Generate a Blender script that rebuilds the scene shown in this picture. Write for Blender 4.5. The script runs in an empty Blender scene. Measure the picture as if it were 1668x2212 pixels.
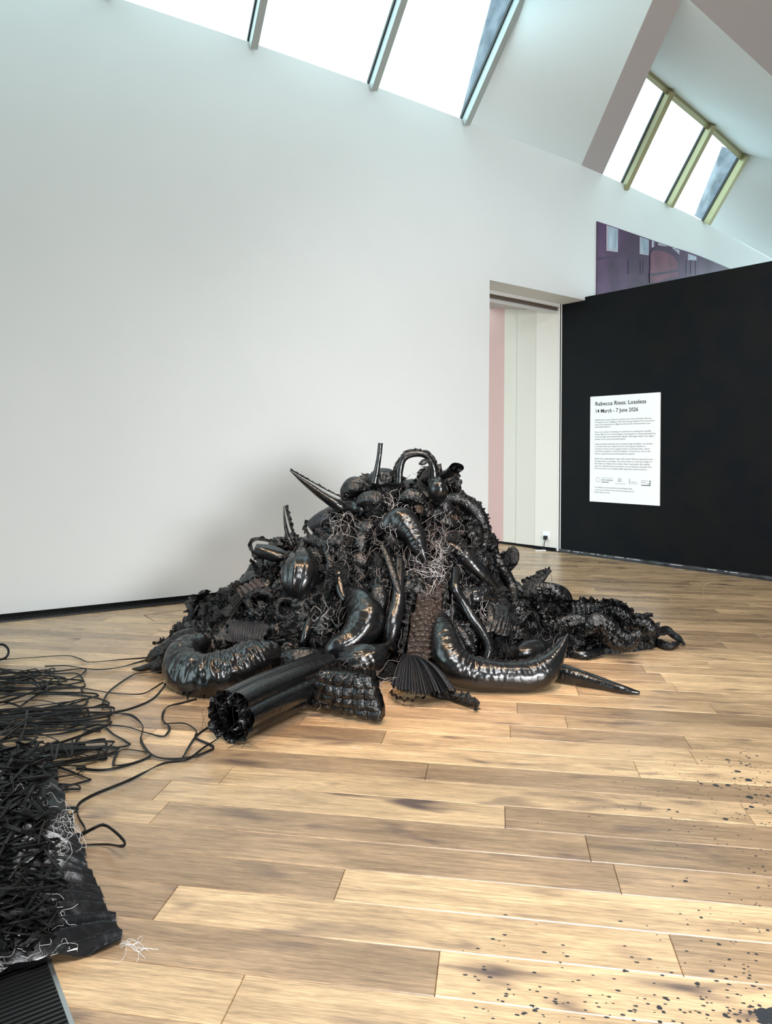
import bpy, math, random
import numpy as np
from mathutils import Vector, Matrix
random.seed(7); rng = np.random.default_rng(7)
C = bpy.context.scene.collection
sc = bpy.context.scene

# ------------------------------------------------------------------ camera
F_PX, PX, PY, EYE = 1600.0, 834.0, 979.0, 1.5
YAW, ROLL = math.radians(8.57), 0.007
RT = np.array([math.cos(YAW), math.sin(YAW), 0.]); FW = np.array([-math.sin(YAW), math.cos(YAW), 0.]); UP = np.array([0, 0, 1.])
RC = RT*math.cos(ROLL)+UP*math.sin(ROLL); UC = UP*math.cos(ROLL)-RT*math.sin(ROLL)
EY = np.array([0, 0, EYE])
cam = bpy.data.cameras.new('camera'); cam.sensor_width = 36; cam.lens = F_PX/2212*36
cam.shift_y = -(1106-PY)/2212; cam.shift_x = 0
co = bpy.data.objects.new('camera', cam); C.objects.link(co)
co.matrix_world = Matrix(((RC[0], UC[0], -FW[0], 0), (RC[1], UC[1], -FW[1], 0), (RC[2], UC[2], -FW[2], EYE), (0, 0, 0, 1)))
sc.camera = co

# ------------------------------------------------------------------ light
w = bpy.data.worlds.new('sky'); sc.world = w; w.use_nodes = True
w.node_tree.nodes['Background'].inputs[0].default_value = (.72, .95, 1, 1)
w.node_tree.nodes['Background'].inputs[1].default_value = 2.2
vs = sc.view_settings; vs.view_transform = 'Standard'; vs.look = 'None'; vs.gamma = 1; vs.use_curve_mapping = False
vs.exposure = 0.55
def area(name, p, aim, sx, sy, power, col, spread=180):
    l = bpy.data.lights.new(name, 'AREA'); l.shape = 'RECTANGLE'; l.size = sx; l.size_y = sy; l.energy = power; l.color = col
    l.spread = math.radians(spread)
    o = bpy.data.objects.new(name, l); C.objects.link(o); o.location = p
    o.rotation_euler = (Vector(aim)-Vector(p)).to_track_quat('-Z', 'Y').to_euler(); return o
def spot(name, p, aim, power, col, ang=50, r=.06):
    l = bpy.data.lights.new(name, 'SPOT'); l.energy = power; l.color = col; l.spot_size = math.radians(ang); l.spot_blend = .9; l.shadow_soft_size = r
    o = bpy.data.objects.new(name, l); C.objects.link(o); o.location = p
    o.rotation_euler = (Vector(aim)-Vector(p)).to_track_quat('-Z', 'Y').to_euler(); return o
area('rear_fill', (.9, -.9, 5.7), (.8, 2.3, 0), 3.6, 1.5, 200, (.97, .98, 1), 105)  # added overhead fill lamp behind the camera, brightens the near floor
area('side_window', (-6.0, .5, 2.0), (0, 5.5, .8), 2.5, 2.2, 22, (.85, .95, 1))
area('front_fill', (5.2, -3.6, 1.5), (.9, 8.5, .3), 3.6, 2.0, 160, (.97, .99, 1), 75)  # added fill lamp out of view, aimed low to lift the white wall
spot('track_spot_a', (-.9, 2.6, 5.5), (-.9, 5.0, .2), 330, (1, .62, .34), 40, .04)
spot('track_spot_b', (.9, 3.4, 5.5), (-.4, 5.5, .9), 420, (1, .70, .46), 44, .04)
spot('track_spot_c', (-2.2, 3.6, 5.6), (-1.0, 5.2, .3), 170, (1, .74, .5), 44, .04)
spot('track_spot_d', (.6, 1.6, 5.6), (.4, 5.1, .4), 300, (.92, .97, 1), 36, .05)
spot('wall_fill', (2.2, 3.6, 5.7), (.6, 9.0, .9), 330, (.93, .98, 1), 85, .12)  # added spot that lifts the lower right of the white wall
spot('panel_fill', (1.6, 5.0, 5.7), (4.0, 10.2, 1.9), 400, (1, .97, .93), 40, .1)  # added spot, makes the text panel whiter
spot('passage_fill', (.2, 13.6, 3.4), (2.1, 12.2, .9), 150, (1, .93, .88), 100, .3)  # added unseen lamp that lights the passage panels

# ------------------------------------------------------------------ pixel helpers (photograph frame 1668 x 2212)
def ray(x, y): return RC*(x-PX)+UC*(PY-y)+FW*F_PX
def at(x, y, h=0.):
    d = ray(x, y); return EY+d*(h-EYE)/d[2]
def depth(x, y, z):
    return EY+ray(x, y)/F_PX*z
def on_plane(x, y, A, B, off=0.):
    A = np.array(A, float); B = np.array(B, float); t = (B-A); n = np.array([t[1], -t[0], 0]); n /= np.linalg.norm(n)
    d = ray(x, y)
    if n@d > 0: n = -n
    A3 = np.array([A[0], A[1], 0])+n*off
    return EY+d*((A3-EY)@n)/(d@n)
def cw(X, Z, h=0.): return RT*X+FW*Z+UP*h

# ------------------------------------------------------------------ noise
def _h(i, j, k, s):
    n = (i*374761393+j*668265263+k*1442695041+s*974634777) & 0x7fffffff
    n = ((n ^ (n >> 13))*1274126177) & 0x7fffffff
    n = ((n ^ (n >> 15))*668265263) & 0x7fffffff
    return (n & 0xffff)/32767.5-1
def noise(x, y, z=0., s=0):
    x, y, z = np.broadcast_arrays(np.asarray(x, float), np.asarray(y, float), np.asarray(z, float))
    i, j, k = [np.floor(a).astype(np.int64) for a in (x, y, z)]
    u, v, t = x-i, y-j, z-k
    u, v, t = [a*a*(3-2*a) for a in (u, v, t)]
    r = 0
    for a in (0, 1):
        for b in (0, 1):
            for c in (0, 1):
                r = r+_h(i+a, j+b, k+c, s)*(u if a else 1-u)*(v if b else 1-v)*(t if c else 1-t)
    return r
def ridge(x, y, z=0., s=0): return (1-np.abs(noise(x, y, z, s))*1.6).clip(0, 1)**2

# ------------------------------------------------------------------ mesh helpers
class G:
    def __init__(s): s.V = []; s.Q = []; s.T = []; s.n = 0
    def add(s, V, Q=None, T=None):
        V = np.asarray(V, float).reshape(-1, 3); s.V.append(V)
        if Q is not None and len(Q): s.Q.append(np.asarray(Q, np.int64).reshape(-1, 4)+s.n)
        if T is not None and len(T): s.T.append(np.asarray(T, np.int64).reshape(-1, 3)+s.n)
        s.n += len(V); return s
    def box(s, c, sx, sy, sz, ang=0.):
        c = np.array(c, float); ca, sa = math.cos(ang), math.sin(ang)
        V = [c+np.array([ca*x*sx-sa*y*sy, sa*x*sx+ca*y*sy, z*sz])/2 for z in (-1, 1) for y in (-1, 1) for x in (-1, 1)]
        return s.add(V, [(0, 2, 3, 1), (4, 5, 7, 6), (0, 1, 5, 4), (2, 6, 7, 3), (0, 4, 6, 2), (1, 3, 7, 5)])
    def prism(s, pts, n):       # extrude a flat polygon (convex order) by vector n
        pts = [np.array(p, float) for p in pts]; n = np.array(n, float); m = len(pts)
        V = pts+[p+n for p in pts]
        Q = [(i, (i+1) % m, m+(i+1) % m, m+i) for i in range(m)]
        T = [(0, i+1, i) for i in range(1, m-1)]+[(m, m+i, m+i+1) for i in range(1, m-1)]
        return s.add(V, Q, T)
def mesh(name, g, smooth=False):
    V = np.concatenate(g.V); me = bpy.data.meshes.new(name)
    Q = np.concatenate(g.Q) if g.Q else np.zeros((0, 4), np.int64); T = np.concatenate(g.T) if g.T else np.zeros((0, 3), np.int64)
    me.vertices.add(len(V)); me.vertices.foreach_set('co', V.astype(np.float32).ravel())
    L = np.concatenate([Q.ravel(), T.ravel()]).astype(np.int32); me.loops.add(len(L)); me.loops.foreach_set('vertex_index', L)
    nq, nt = len(Q), len(T); me.polygons.add(nq+nt)
    me.polygons.foreach_set('loop_start', np.concatenate([np.arange(nq)*4, nq*4+np.arange(nt)*3]).astype(np.int32))
    me.polygons.foreach_set('use_smooth', np.full(nq+nt, smooth, bool))
    me.update(calc_edges=True); me.validate(); return me
def obj(name, g, m, parent=None, smooth=False, kind=None):
    me = g if isinstance(g, bpy.types.Mesh) else mesh(name, g, smooth)
    if m is not None and not me.materials: me.materials.append(m)
    o = bpy.data.objects.new(name, me); C.objects.link(o)
    if parent is not None: o.parent = parent; o.matrix_parent_inverse = parent.matrix_world.inverted() if parent.type != 'EMPTY' else Matrix.Translation(-parent.location)
    if kind: o['kind'] = kind
    return o
def tag(o, label, cat, group=None):
    o['label'] = label; o['category'] = cat
    if group: o['group'] = group
    return o
def thing(name, label, cat, loc=(0, 0, 0), group=None):
    o = bpy.data.objects.new(name, None); C.objects.link(o); o.location = loc; o.empty_display_size = .1
    return tag(o, label, cat, group)
def struct(name, g, m, parent=None, smooth=False): return obj(name, g, m, parent, smooth, 'structure')

# ------------------------------------------------------------------ materials
def mat(name, col, rough=.5, spec=.5, metal=0.):
    m = bpy.data.materials.new(name); m.use_nodes = True; b = m.node_tree.nodes['Principled BSDF']
    b.inputs['Base Color'].default_value = (*col, 1); b.inputs['Roughness'].default_value = rough
    b.inputs['Specular IOR Level'].default_value = spec; b.inputs['Metallic'].default_value = metal
    return m
def nodes(m):
    t = m.node_tree; return t.nodes, t.links, t.nodes['Principled BSDF']
def add_noise(m, scale, lo, hi, stretch=(1, 1, 1), detail=4, bump=0., dist=.01):
    N, L, b = nodes(m)
    tc = N.new('ShaderNodeTexCoord'); mp = N.new('ShaderNodeMapping'); mp.inputs['Scale'].default_value = stretch
    n = N.new('ShaderNodeTexNoise'); n.inputs['Scale'].default_value = scale; n.inputs['Detail'].default_value = detail
    r = N.new('ShaderNodeValToRGB'); r.color_ramp.elements[0].color = (*lo, 1); r.color_ramp.elements[1].color = (*hi, 1)
    r.color_ramp.elements[0].position = .3; r.color_ramp.elements[1].position = .7
    L.new(tc.outputs['Object'], mp.inputs[0]); L.new(mp.outputs[0], n.inputs['Vector']); L.new(n.outputs[0], r.inputs[0]); L.new(r.outputs[0], b.inputs['Base Color'])
    if bump:
        bp = N.new('ShaderNodeBump'); bp.inputs['Strength'].default_value = bump; bp.inputs['Distance'].default_value = dist
        L.new(n.outputs[0], bp.inputs['Height']); L.new(bp.outputs[0], b.inputs['Normal'])
    return m
def plastic(name, col, rough, scale=28, strength=.55, dist=.012, spec=.42):
    m = mat(name, col, rough, spec); N, L, b = nodes(m)
    tc = N.new('ShaderNodeTexCoord')
    h = None
    for sc_, wgt in ((scale, 1.), (scale*2.7, .45)):
        n = N.new('ShaderNodeTexNoise'); n.inputs['Scale'].default_value = sc_; n.inputs['Detail'].default_value = 2; n.inputs['Distortion'].default_value = .6
        L.new(tc.outputs['Object'], n.inputs['Vector'])
        a = N.new('ShaderNodeMath'); a.operation = 'SUBTRACT'; a.inputs[1].default_value = .5; L.new(n.outputs[0], a.inputs[0])
        c = N.new('ShaderNodeMath'); c.operation = 'ABSOLUTE'; L.new(a.outputs[0], c.inputs[0])
        d = N.new('ShaderNodeMath'); d.operation = 'MULTIPLY'; d.inputs[1].default_value = -wgt; L.new(c.outputs[0], d.inputs[0])
        if h is None: h = d
        else:
            e = N.new('ShaderNodeMath'); e.operation = 'ADD'; L.new(h.outputs[0], e.inputs[0]); L.new(d.outputs[0], e.inputs[1]); h = e
    bp = N.new('ShaderNodeBump'); bp.inputs['Strength'].default_value = strength; bp.inputs['Distance'].default_value = dist
    L.new(h.outputs[0], bp.inputs['Height']); L.new(bp.outputs[0], b.inputs['Normal'])
    return m
M_wall = add_noise(mat('painted_wall', (.7, .7, .7), .75, .3), 1.3, (.71, .72, .715), (.73, .737, .732), bump=.0)
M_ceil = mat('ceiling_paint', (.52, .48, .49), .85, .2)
M_reveal = mat('sky_tinted_reveal', (.86, .95, .98), .8, .2)  # white reveals, the sky's blue light is put into the base colour
M_black = add_noise(mat('black_paint', (.005, .005, .006), .6, .12), 2.5, (.003, .004, .006), (.006, .006, .006))
M_gap = mat('shadow_gap', (.006, .006, .006), .8, .2)
M_grate = mat('dark_metal_grate', (.02, .02, .02), .4, .5, .3)
M_steel = mat('steel_edge', (.5, .5, .5), .3, .5, .9)
M_white = mat('white_card', (.86, .86, .86), .5, .3)
M_ink = mat('black_ink', (.02, .02, .02), .6, .2)
M_ink2 = mat('grey_ink', (.12, .11, .11), .6, .2)
M_trim = mat('white_trim', (.72, .72, .70), .45, .4)
M_bag = plastic('black_plastic_film', (.004, .0043, .005), .19, 26, .9, .013, .55)
M_taut = plastic('taut_black_plastic', (.004, .0044, .0052), .22, 18, .36, .007, .62)
M_crum = plastic('crumpled_black_plastic', (.004, .0042, .0048), .20, 38, .9, .02)
M_fab = add_noise(mat('black_ribbon_fabric', (.008, .008, .008), .5, .25), 240, (.004, .004, .004), (.012, .012, .012), bump=.4, dist=.002)
M_net = mat('brown_black_mesh_fabric', (.045, .032, .03), .5, .4)
M_sheet = plastic('pleated_film_sheet', (.006, .0066, .008), .30, 24, .30, .006, .5)
M_warm_lit = plastic('warm_lit_film', (.030, .019, .014), .24, 34, .9, .014)  # black film with the brown cast of warm light painted into its colour
M_mesh = plastic('pleated_mesh', (.013, .014, .018), .38, 60, .7, .01)
M_thread = mat('pale_thread', (.34, .30, .30), .6, .3)
M_threadd = mat('dark_thread', (.010, .010, .010), .5, .3)

# ------------------------------------------------------------------ floor: oak planks
def wood():
    m = mat('oak_plank', (.5, .35, .2), .34, .5); N, L, b = nodes(m)
    tc = N.new('ShaderNodeTexCoord'); at_ = N.new('ShaderNodeAttribute'); at_.attribute_name = 'tone'
    off = N.new('ShaderNodeVectorMath'); off.operation = 'MULTIPLY_ADD'; 
    comb = N.new('ShaderNodeCombineXYZ')
    for i in range(3): L.new(at_.outputs['Fac'], comb.inputs[i])
    off.inputs[1].default_value = (37., 51., 13.)
    L.new(comb.outputs[0], off.inputs[0]); L.new(tc.outputs['Object'], off.inputs[2])
    def nz(st, sca, det, dis=0.):
        mp = N.new('ShaderNodeMapping'); mp.inputs['Scale'].default_value = st; L.new(off.outputs[0], mp.inputs[0])
        n = N.new('ShaderNodeTexNoise'); n.inputs['Scale'].default_value = sca; n.inputs['Detail'].default_value = det; n.inputs['Distortion'].default_value = dis
        L.new(mp.outputs[0], n.inputs['Vector']); return n
    ng = nz((1.2, 26, 1), 3., 8, .8)         # long grain
    nb = nz((1.2, 5, 1), 1.6, 3, .6)        # broad variation
    nk = nz((2.2, 7, 1), 1.15, 2, .4)         # knots
    nf = nz((6, 160, 1), 3., 3)             # pores
    r = N.new('ShaderNodeValToRGB'); cr = r.color_ramp
    cr.elements[0].position = .0; cr.elements[0].color = (.33, .215, .125, 1)
    cr.elements[1].position = 1.; cr.elements[1].color = (.80, .535, .30, 1)
    e = cr.elements.new(.35); e.color = (.45, .292, .17, 1)
    e = cr.elements.new(.65); e.color = (.61, .405, .228, 1)
    L.new(at_.outputs['Fac'], r.inputs[0])
    def mul(a, fac_node, lo, hi, p0, p1):
        rr = N.new('ShaderNodeMapRange'); rr.inputs[1].default_value = p0; rr.inputs[2].default_value = p1; rr.inputs[3].default_value = lo; rr.inputs[4].default_value = hi
        L.new(fac_node.outputs[0], rr.inputs[0])
        v = N.new('ShaderNodeVectorMath'); v.operation = 'SCALE'; L.new(a, v.inputs[0]); L.new(rr.outputs[0], v.inputs['Scale']); return v.outputs[0]
    c = mul(r.outputs[0], ng, .70, 1.20, .3, .7); c = mul(c, nb, .76, 1.18, .3, .7); c = mul(c, nf, .74, 1.1, .38, .58)
    kr = N.new('ShaderNodeMapRange'); kr.inputs[1].default_value = .585; kr.inputs[2].default_value = .77; L.new(nk.outputs[0], kr.inputs[0])
    mx = N.new('ShaderNodeMix'); mx.data_type = 'RGBA'; L.new(kr.outputs[0], mx.inputs['Factor']); L.new(c, mx.inputs['A']); mx.inputs['B'].default_value = (.13, .085, .07, 1)
    L.new(mx.outputs['Result'], b.inputs['Base Color'])
    bp = N.new('ShaderNodeBump'); bp.inputs['Strength'].default_value = .12; bp.inputs['Distance'].default_value = .004; L.new(ng.outputs[0], bp.inputs['Height']); L.new(bp.outputs[0], b.inputs['Normal'])
    ro = N.new('ShaderNodeMapRange'); ro.inputs[3].default_value = .20; ro.inputs[4].default_value = .38; L.new(nb.outputs[0], ro.inputs[0]); L.new(ro.outputs[0], b.inputs['Roughness'])
    return m
M_wood = wood()
PW, Y0 = .1925, 2.046
floor = struct('floor', G().box((0, 8, -.06), 30, 34, .08), mat('subfloor', (.10, .065, .04), .8))
butts = {}
for p in [(1461, 2062), (1614, 1756), (344, 1755), (734, 1909), (945, 2099), (832, 1585), (1333, 1894), (1091, 1764), (923, 1661), (1374, 1657),
          (657, 1550), (1102, 1574), (1483, 1600), (1117, 1525), (320, 1590), (490, 1672), (1550, 1540)]:
    q = at(*p); butts.setdefault(int(math.floor((q[1]-Y0)/PW)), []).append(q[0])
tones = {}
for p, t in [((500, 2050), .22), ((800, 2090), .2), ((300, 1880), .2), ((600, 1900), .22), ((1000, 1960), .8), ((600, 1970), .8), ((1200, 2050), .72), ((1600, 2060), .45),
             ((700, 1830), .3), ((1300, 1780), .25), ((1600, 1780), .25), ((1200, 1730), .7), ((800, 1750), .75), ((1200, 1690), .25), ((700, 1650), .25), ((1200, 1890), .3), ((1500, 1900), .4),
             ((700, 1575), .15), ((1250, 1600), .3), ((1200, 1985), .8), ((1400, 2120), .95), ((700, 2160), .8), ((200, 1750), .55), ((700, 1700), .7), ((1000, 1640), .75), ((600, 1620), .85)]:
    tones[p] = t
gap = .0008
def plank_geo(g, x0, x1, y0, y1, dz):
    a, b, c, d = x0+gap, x1-gap, y0+gap, y1-gap; e = .0025
    V = [(a, c, -.02), (b, c, -.02), (b, d, -.02), (a, d, -.02), (a, c, dz-e), (b, c, dz-e), (b, d, dz-e), (a, d, dz-e), (a+e, c+e, dz), (b-e, c+e, dz), (b-e, d-e, dz), (a+e, d-e, dz)]
    Q = [(0, 1, 5, 4), (1, 2, 6, 5), (2, 3, 7, 6), (3, 0, 4, 7), (4, 5, 9, 8), (5, 6, 10, 9), (6, 7, 11, 10), (7, 4, 8, 11), (8, 9, 10, 11)]
    g.add(V, Q)
trench = None
near, far = [], []
for k in range(-14, 76):
    ya, yb = Y0+k*PW, Y0+(k+1)*PW; ym = (ya+yb)/2
    xs = sorted(butts.get(k, []))
    if not xs: xs = [random.uniform(-1, 1)]
    lim = 9.
    while xs[-1] < lim: xs.append(xs[-1]+random.uniform(1.5, 2.3))
    while xs[0] > -lim: xs.insert(0, xs[0]-random.uniform(1.5, 2.3))
    # fill wide gaps
    out = [xs[0]]
    for x in xs[1:]:
        if x-out[-1] > 2.9: out.append((x+out[-1])/2)
        out.append(x)
    for x0, x1 in zip(out, out[1:]):
        t = random.choice([.15, .35, .5, .5, .6, .7, .8]) + random.uniform(-.08, .08)
        for p, tt in tones.items():
            q = at(*p)
            if ya < q[1] < yb and x0 < q[0] < x1: t = tt
        vis = []
        for xx in np.linspace(x0, x1, 5):
            d = np.array([xx, ym, 0])-EY; z = d@FW
            vis.append(z > .5 and -60 < PX+F_PX*(d@RT)/z < 1730 and PY-F_PX*(d@UP)/z < 2300)
        (near if any(vis) and ym < 7.6 else far).append((x0, x1, ya, yb, t))
def tone_attr(me, vals):
    a = me.attributes.new('tone', 'FLOAT', 'FACE'); a.data.foreach_set('value', np.asarray(vals, np.float32))
near.sort(key=lambda p: p[2]); extra = near[290:]; near = near[:290]; far += extra
for (x0, x1, ya, yb, t) in near:
    g = G(); plank_geo(g, x0, x1, ya, yb, random.uniform(-.0004, .0004)); me = mesh('floor_plank', g); tone_attr(me, [t]*9); obj('floor_plank', me, M_wood, floor)
g = G(); tv = []
for (x0, x1, ya, yb, t) in far: plank_geo(g, x0, x1, ya, yb, 0); tv += [t]*9
me = mesh('far_floor_planks', g); tone_attr(me, tv); obj('far_floor_planks', me, M_wood, floor, kind='stuff')

# paint spots (dried drips that stay on the boards)
g = G()
def disc(g, p, rx, ry, h=.0009, n=12, jag=.2, seed=0):
    V = [np.array([p[0], p[1], h])]
    for i in range(n):
        a = 2*math.pi*i/n; r = 1+random.uniform(-jag, jag); V.append(np.array([p[0]+rx*r*math.cos(a), p[1]+ry*r*math.sin(a), h*.6]))
    g.add(V, None, [(0, 1+i, 1+(i+1) % n) for i in range(n)])
zs = [(420, 157, 10), (622, 150, 20), (633, 168, 10), (728, 166, 8), (730, 180, 12), (795, 184, 12), (770, 192, 16), (700, 240, 26), (785, 308, 26), (722, 290, 8), (675, 298, 12), (683, 290, 9), (820, 295, 8), (850, 290, 7), (720, 318, 6), (530, 350, 24), (625, 348, 22), (415, 336, 14), (795, 442, 28), (842, 424, 15), (885, 424, 10), (937, 434, 18),
      (808, 517, 20), (770, 533, 15), (608, 613, 23), (165, 538, 14), (228, 556, 12), (954, 566, 13), (718, 382, 9), (852, 118, 12), (790, 135, 13), (768, 122, 9), (940, 325, 20), (847, 485, 9), (725, 476, 7), (935, 470, 8), (758, 585, 8), (760, 603, 6), (715, 575, 10), (700, 608, 10), (525, 767, 10), (617, 810, 8), (545, 811, 8), (843, 901, 12), (923, 882, 8), (830, 1029, 12), (293, 1098, 20), (250, 1092, 6),
      (397, 1326, 10), (415, 1382, 15), (487, 1306, 8), (310, 1436, 10), (556, 1592, 18), (500, 1800, 24), (795, 1832, 12), (945, 1135, 9), (900, 985, 12), (915, 1020, 10), (790, 1000, 12),
      (385, 1900, 22), (235, 2012, 12), (90, 2085, 24), (122, 2120, 16), (605, 2145, 22), (640, 2110, 14), (330, 2120, 12), (95, 2195, 16), (710, 2190, 18), (870, 2070, 16), (800, 2120, 20), (935, 1480, 12)]
for x, y, r in zs:
    px, py = 1400+x/3.615, 1600+y/3.615; p = at(px, py); rr = r/3.615/F_PX*((p-EY)@FW)*.95
    disc(g, p, rr, rr*random.uniform(.7, 1.1)); 
for _ in range(230):
    px = 1668-abs(random.gauss(0, 150)); py = random.choice([random.gauss(1690, 45), random.uniform(1650, 2212)])
    if px < 1150: continue
    p = at(px, py); r = random.uniform(.0015, .004); disc(g, p, r*random.uniform(1, 1.6), r, n=7)
for _ in range(150):
    px = random.uniform(1000, 1668); py = 2212-abs(random.gauss(0, 90)); p = at(px, py); r = random.uniform(.0015, .004); disc(g, p, r*2, r, n=7)
p = at(1660, 2195)
for i in range(16):
    disc(g, p+np.array([random.uniform(-.02, .05), random.uniform(-.03, .03), 0]), random.uniform(.012, .02), random.uniform(.01, .02), n=14, jag=.3)
obj('paint_drips', g, mat('dried_black_paint', (.03, .032, .038), .5), floor, kind='stuff')

# ------------------------------------------------------------------ gallery wall (curved), doorway, skylights, partition
HW = 5.84
tp = [at(x, y, HW)[:2] for x, y in [(268, 0), (540, 91), (800, 183), (1000, 258), (1256, 357), (1440, 440), (1520, 479), (1668, 560)]]
d0 = tp[1]-tp[0]; d0 /= np.linalg.norm(d0)
left = [np.array(tp[0])-d0*s+np.array([-.03, -.01])*s*s*.2 for s in (6.5, 4.5, 2.2)]
d1 = tp[-1]-tp[-3]; d1 /= np.linalg.norm(d1)
ctrl = np.array(left+tp+[tp[-1]+d1*3, tp[-1]+d1*6])
def catmull(P, m):
    P = np.asarray(P, float); out = []
    Q = np.vstack([2*P[0]-P[1], P, 2*P[-1]-P[-2]])
    for i in range(1, len(Q)-2):
        t = np.linspace(0, 1, m, endpoint=False)[:, None]; a, b, c, d = Q[i-1], Q[i], Q[i+1], Q[i+2]
        out.append(.5*((2*b)+(-a+c)*t+(2*a-5*b+4*c-d)*t*t+(-a+3*b-3*c+d)*t**3))
    out.append(P[-1][None]); return np.vstack(out)
WP = catmull(ctrl, 6)
def wall_s(px):                       # arc parameter where the sight line of column px meets the wall
    d = ray(px, PY)[:2]
    for i in range(len(WP)-1):
        a, b = WP[i], WP[i+1]; M = np.array([[d[0], -(b-a)[0]], [d[1], -(b-a)[1]]])
        if abs(np.linalg.det(M)) < 1e-9: continue
        s, t = np.linalg.solve(M, a)
        if s > 0 and -1e-6 <= t <= 1+1e-6: return i+t
def wpt(s):
    i = min(int(s), len(WP)-2); t = s-i; return WP[i]*(1-t)+WP[i+1]*t
def wnorm(s):
    i = min(int(s), len(WP)-2); d = WP[i+1]-WP[i]
    if i > 0 and s-i < .01: d = WP[i+1]-WP[i-1]
    n = np.array([d[1], -d[0]]); return n/np.linalg.norm(n)     # towards the room
def wall_px(px, py, off=0.):
    s = wall_s(px); q = wpt(s)+wnorm(s)*off; d = ray(px, py); t = np.linalg.norm(q)/np.linalg.norm(d[:2]); return np.array([q[0], q[1], EYE+d[2]*t])
sA, sB = wall_s(1055.5), wall_s(1300)
DOOR_H = 3.83
cuts = sorted(set(list(range(len(WP)))+[sA, sB]))
g = G(); TH = .42
for a, b in zip(cuts, cuts[1:]):
    z0 = DOOR_H if (a >= sA-1e-6 and b <= sB+1e-6) else .05
    pa, pb = wpt(a), wpt(b); na, nb = wnorm(a), wnorm(b)
    qa, qb = pa-na*TH, pb-nb*TH
    V = [(*pa, z0), (*pb, z0), (*pb, HW), (*pa, HW), (*qa, z0), (*qb, z0), (*qb, HW), (*qa, HW)]
    g.add(V, [(0, 1, 2, 3), (5, 4, 7, 6), (3, 2, 6, 7), (4, 5, 1, 0)])
for s in (sA, sB):
    p, n = wpt(s), wnorm(s); q = p-n*TH; g.add([(*p, .05), (*q, .05), (*q, DOOR_H), (*p, DOOR_H)], [(0, 1, 2, 3)])
wall_left = struct('wall_left', g, M_wall)
# shadow gap under the wall and the floor grille in front of it
g = G()
for a, b in zip(cuts, cuts[1:]):
    if a >= sA-1e-6: break
    pa, pb = wpt(a)-wnorm(a)*.02, wpt(b)-wnorm(b)*.02
    g.add([(*pa, 0), (*pb, 0), (*pb, .06), (*pa, .06)], [(0, 1, 2, 3)])
struct('baseboard_left', g, M_gap)
def grille(name, label, P, width, pitch, slat_w, stuff, skew=0.):
    """floor grille along polyline P (2-D), from the line towards the room by width"""
    t = thing(name, label, 'floor grille', (P[0][0], P[0][1], 0))
    seg = np.linalg.norm(np.diff(P, axis=0), axis=1); cum = np.r_[0, np.cumsum(seg)]
    def pos(s):
        i = min(np.searchsorted(cum, s, 'right')-1, len(seg)-1); d = (P[i+1]-P[i])/seg[i]; return P[i]+d*(s-cum[i]), d, np.array([d[1], -d[0]])
    tray = G(); rails = [G(), G()]; n = 40 if stuff else 2
    prev = None
    for s in np.linspace(0, cum[-1], n):
        p, d, nn = pos(s); q = p+nn*width
        if prev is not None:
            pp, pq, pn = prev
            tray.add([(*pp, .0015), (*p, .0015), (*q, .0015), (*pq, .0015)], [(0, 1, 2, 3)])
            for ed, (a, b) in zip(rails, ((pp, p), (pq, q))):
                tt = (b-a)/np.linalg.norm(b-a); ang = math.atan2(tt[1], tt[0]); c = (a+b)/2; ed.box((c[0], c[1], .006), np.linalg.norm(b-a)+.005, .012, .012, ang)
        prev = (p, q, nn)
    obj('tray', tray, M_gap, t); [obj('edge_rail', r_, M_grate if stuff else M_steel, t) for r_ in rails]
    proto = None; gs = G(); k = 0
    s = pitch
    while s < cum[-1]:
        p, d, nn = pos(s); c = p+nn*width/2; ang = math.atan2(nn[1], nn[0])+skew
        if stuff: gs.box((c[0], c[1], .007), width*.97/math.cos(skew), slat_w, .008, ang)
        else:
            if proto is None:
                proto = mesh('slat', G().box((0, 0, 0), width*.97, slat_w, .008)); 
            o = obj('slat', proto, M_grate, t); o.matrix_parent_inverse = Matrix.Translation(-t.location); o.location = (c[0], c[1], .007); o.rotation_euler = (0, 0, ang)
        s += pitch
    if stuff: obj('slats', gs, M_grate, t, kind='stuff')
    return t
sg = np.linspace(wall_s(-400), sA-.1, 60)
grille('floor_grille', 'long narrow black floor grille along the foot of the white wall', np.array([wpt(s)-wnorm(s)*.01 for s in sg]), .135, .035, .016, True, .5)
# near grille at the lower left
e0, e1 = at(152, 2212)[:2], at(117, 2115)[:2]; ed = (e1-e0)/np.linalg.norm(e1-e0); nl = np.array([-ed[1], ed[0]])
pS, pE = e0-ed*.8+nl*.30, e1+ed*.6+nl*.30
grille('floor_grille', 'black slatted floor grille with steel edge, below the pleated plastic sheet at lower left', np.array([pS, pE]), .30, .018, .008, False)

# ceiling, beam, skylights
hC, hG = HW, 6.85
cE0, cE1 = at(1490, 0, hC), at(1668, 165, hC); cd = (cE1-cE0); cd /= np.linalg.norm(cd)
bL0, bL1 = at(1256, 357, hC), at(1410, 0, hC); bR0, bR1 = at(1303, 378, hC), at(1473, 0, hC)
dL = (bL1-bL0)/np.linalg.norm(bL1-bL0)
def line_x(p, d, q, e):      # 2-D line intersection
    M = np.array([[d[0], -e[0]], [d[1], -e[1]]]); s, t = np.linalg.solve(M, (q-p)[:2]); return p+d*s
cL = line_x(bL0, bL1-bL0, cE0, cd); cR = line_x(bR0, bR1-bR0, cE0, cd)
W2 = lambda s: np.array([*wpt(s), HW])
eB0 = W2(wall_s(1668))+np.array([d1[0], d1[1], 0])*.5; eB1 = line_x(eB0, dL, cE0, cd)
def slab(name, pts, th=.25, m=M_ceil, up=(0, 0, 1)): return struct(name, G().prism(pts, np.array(up)*th), m)
ww = WP[0]; 
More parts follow.
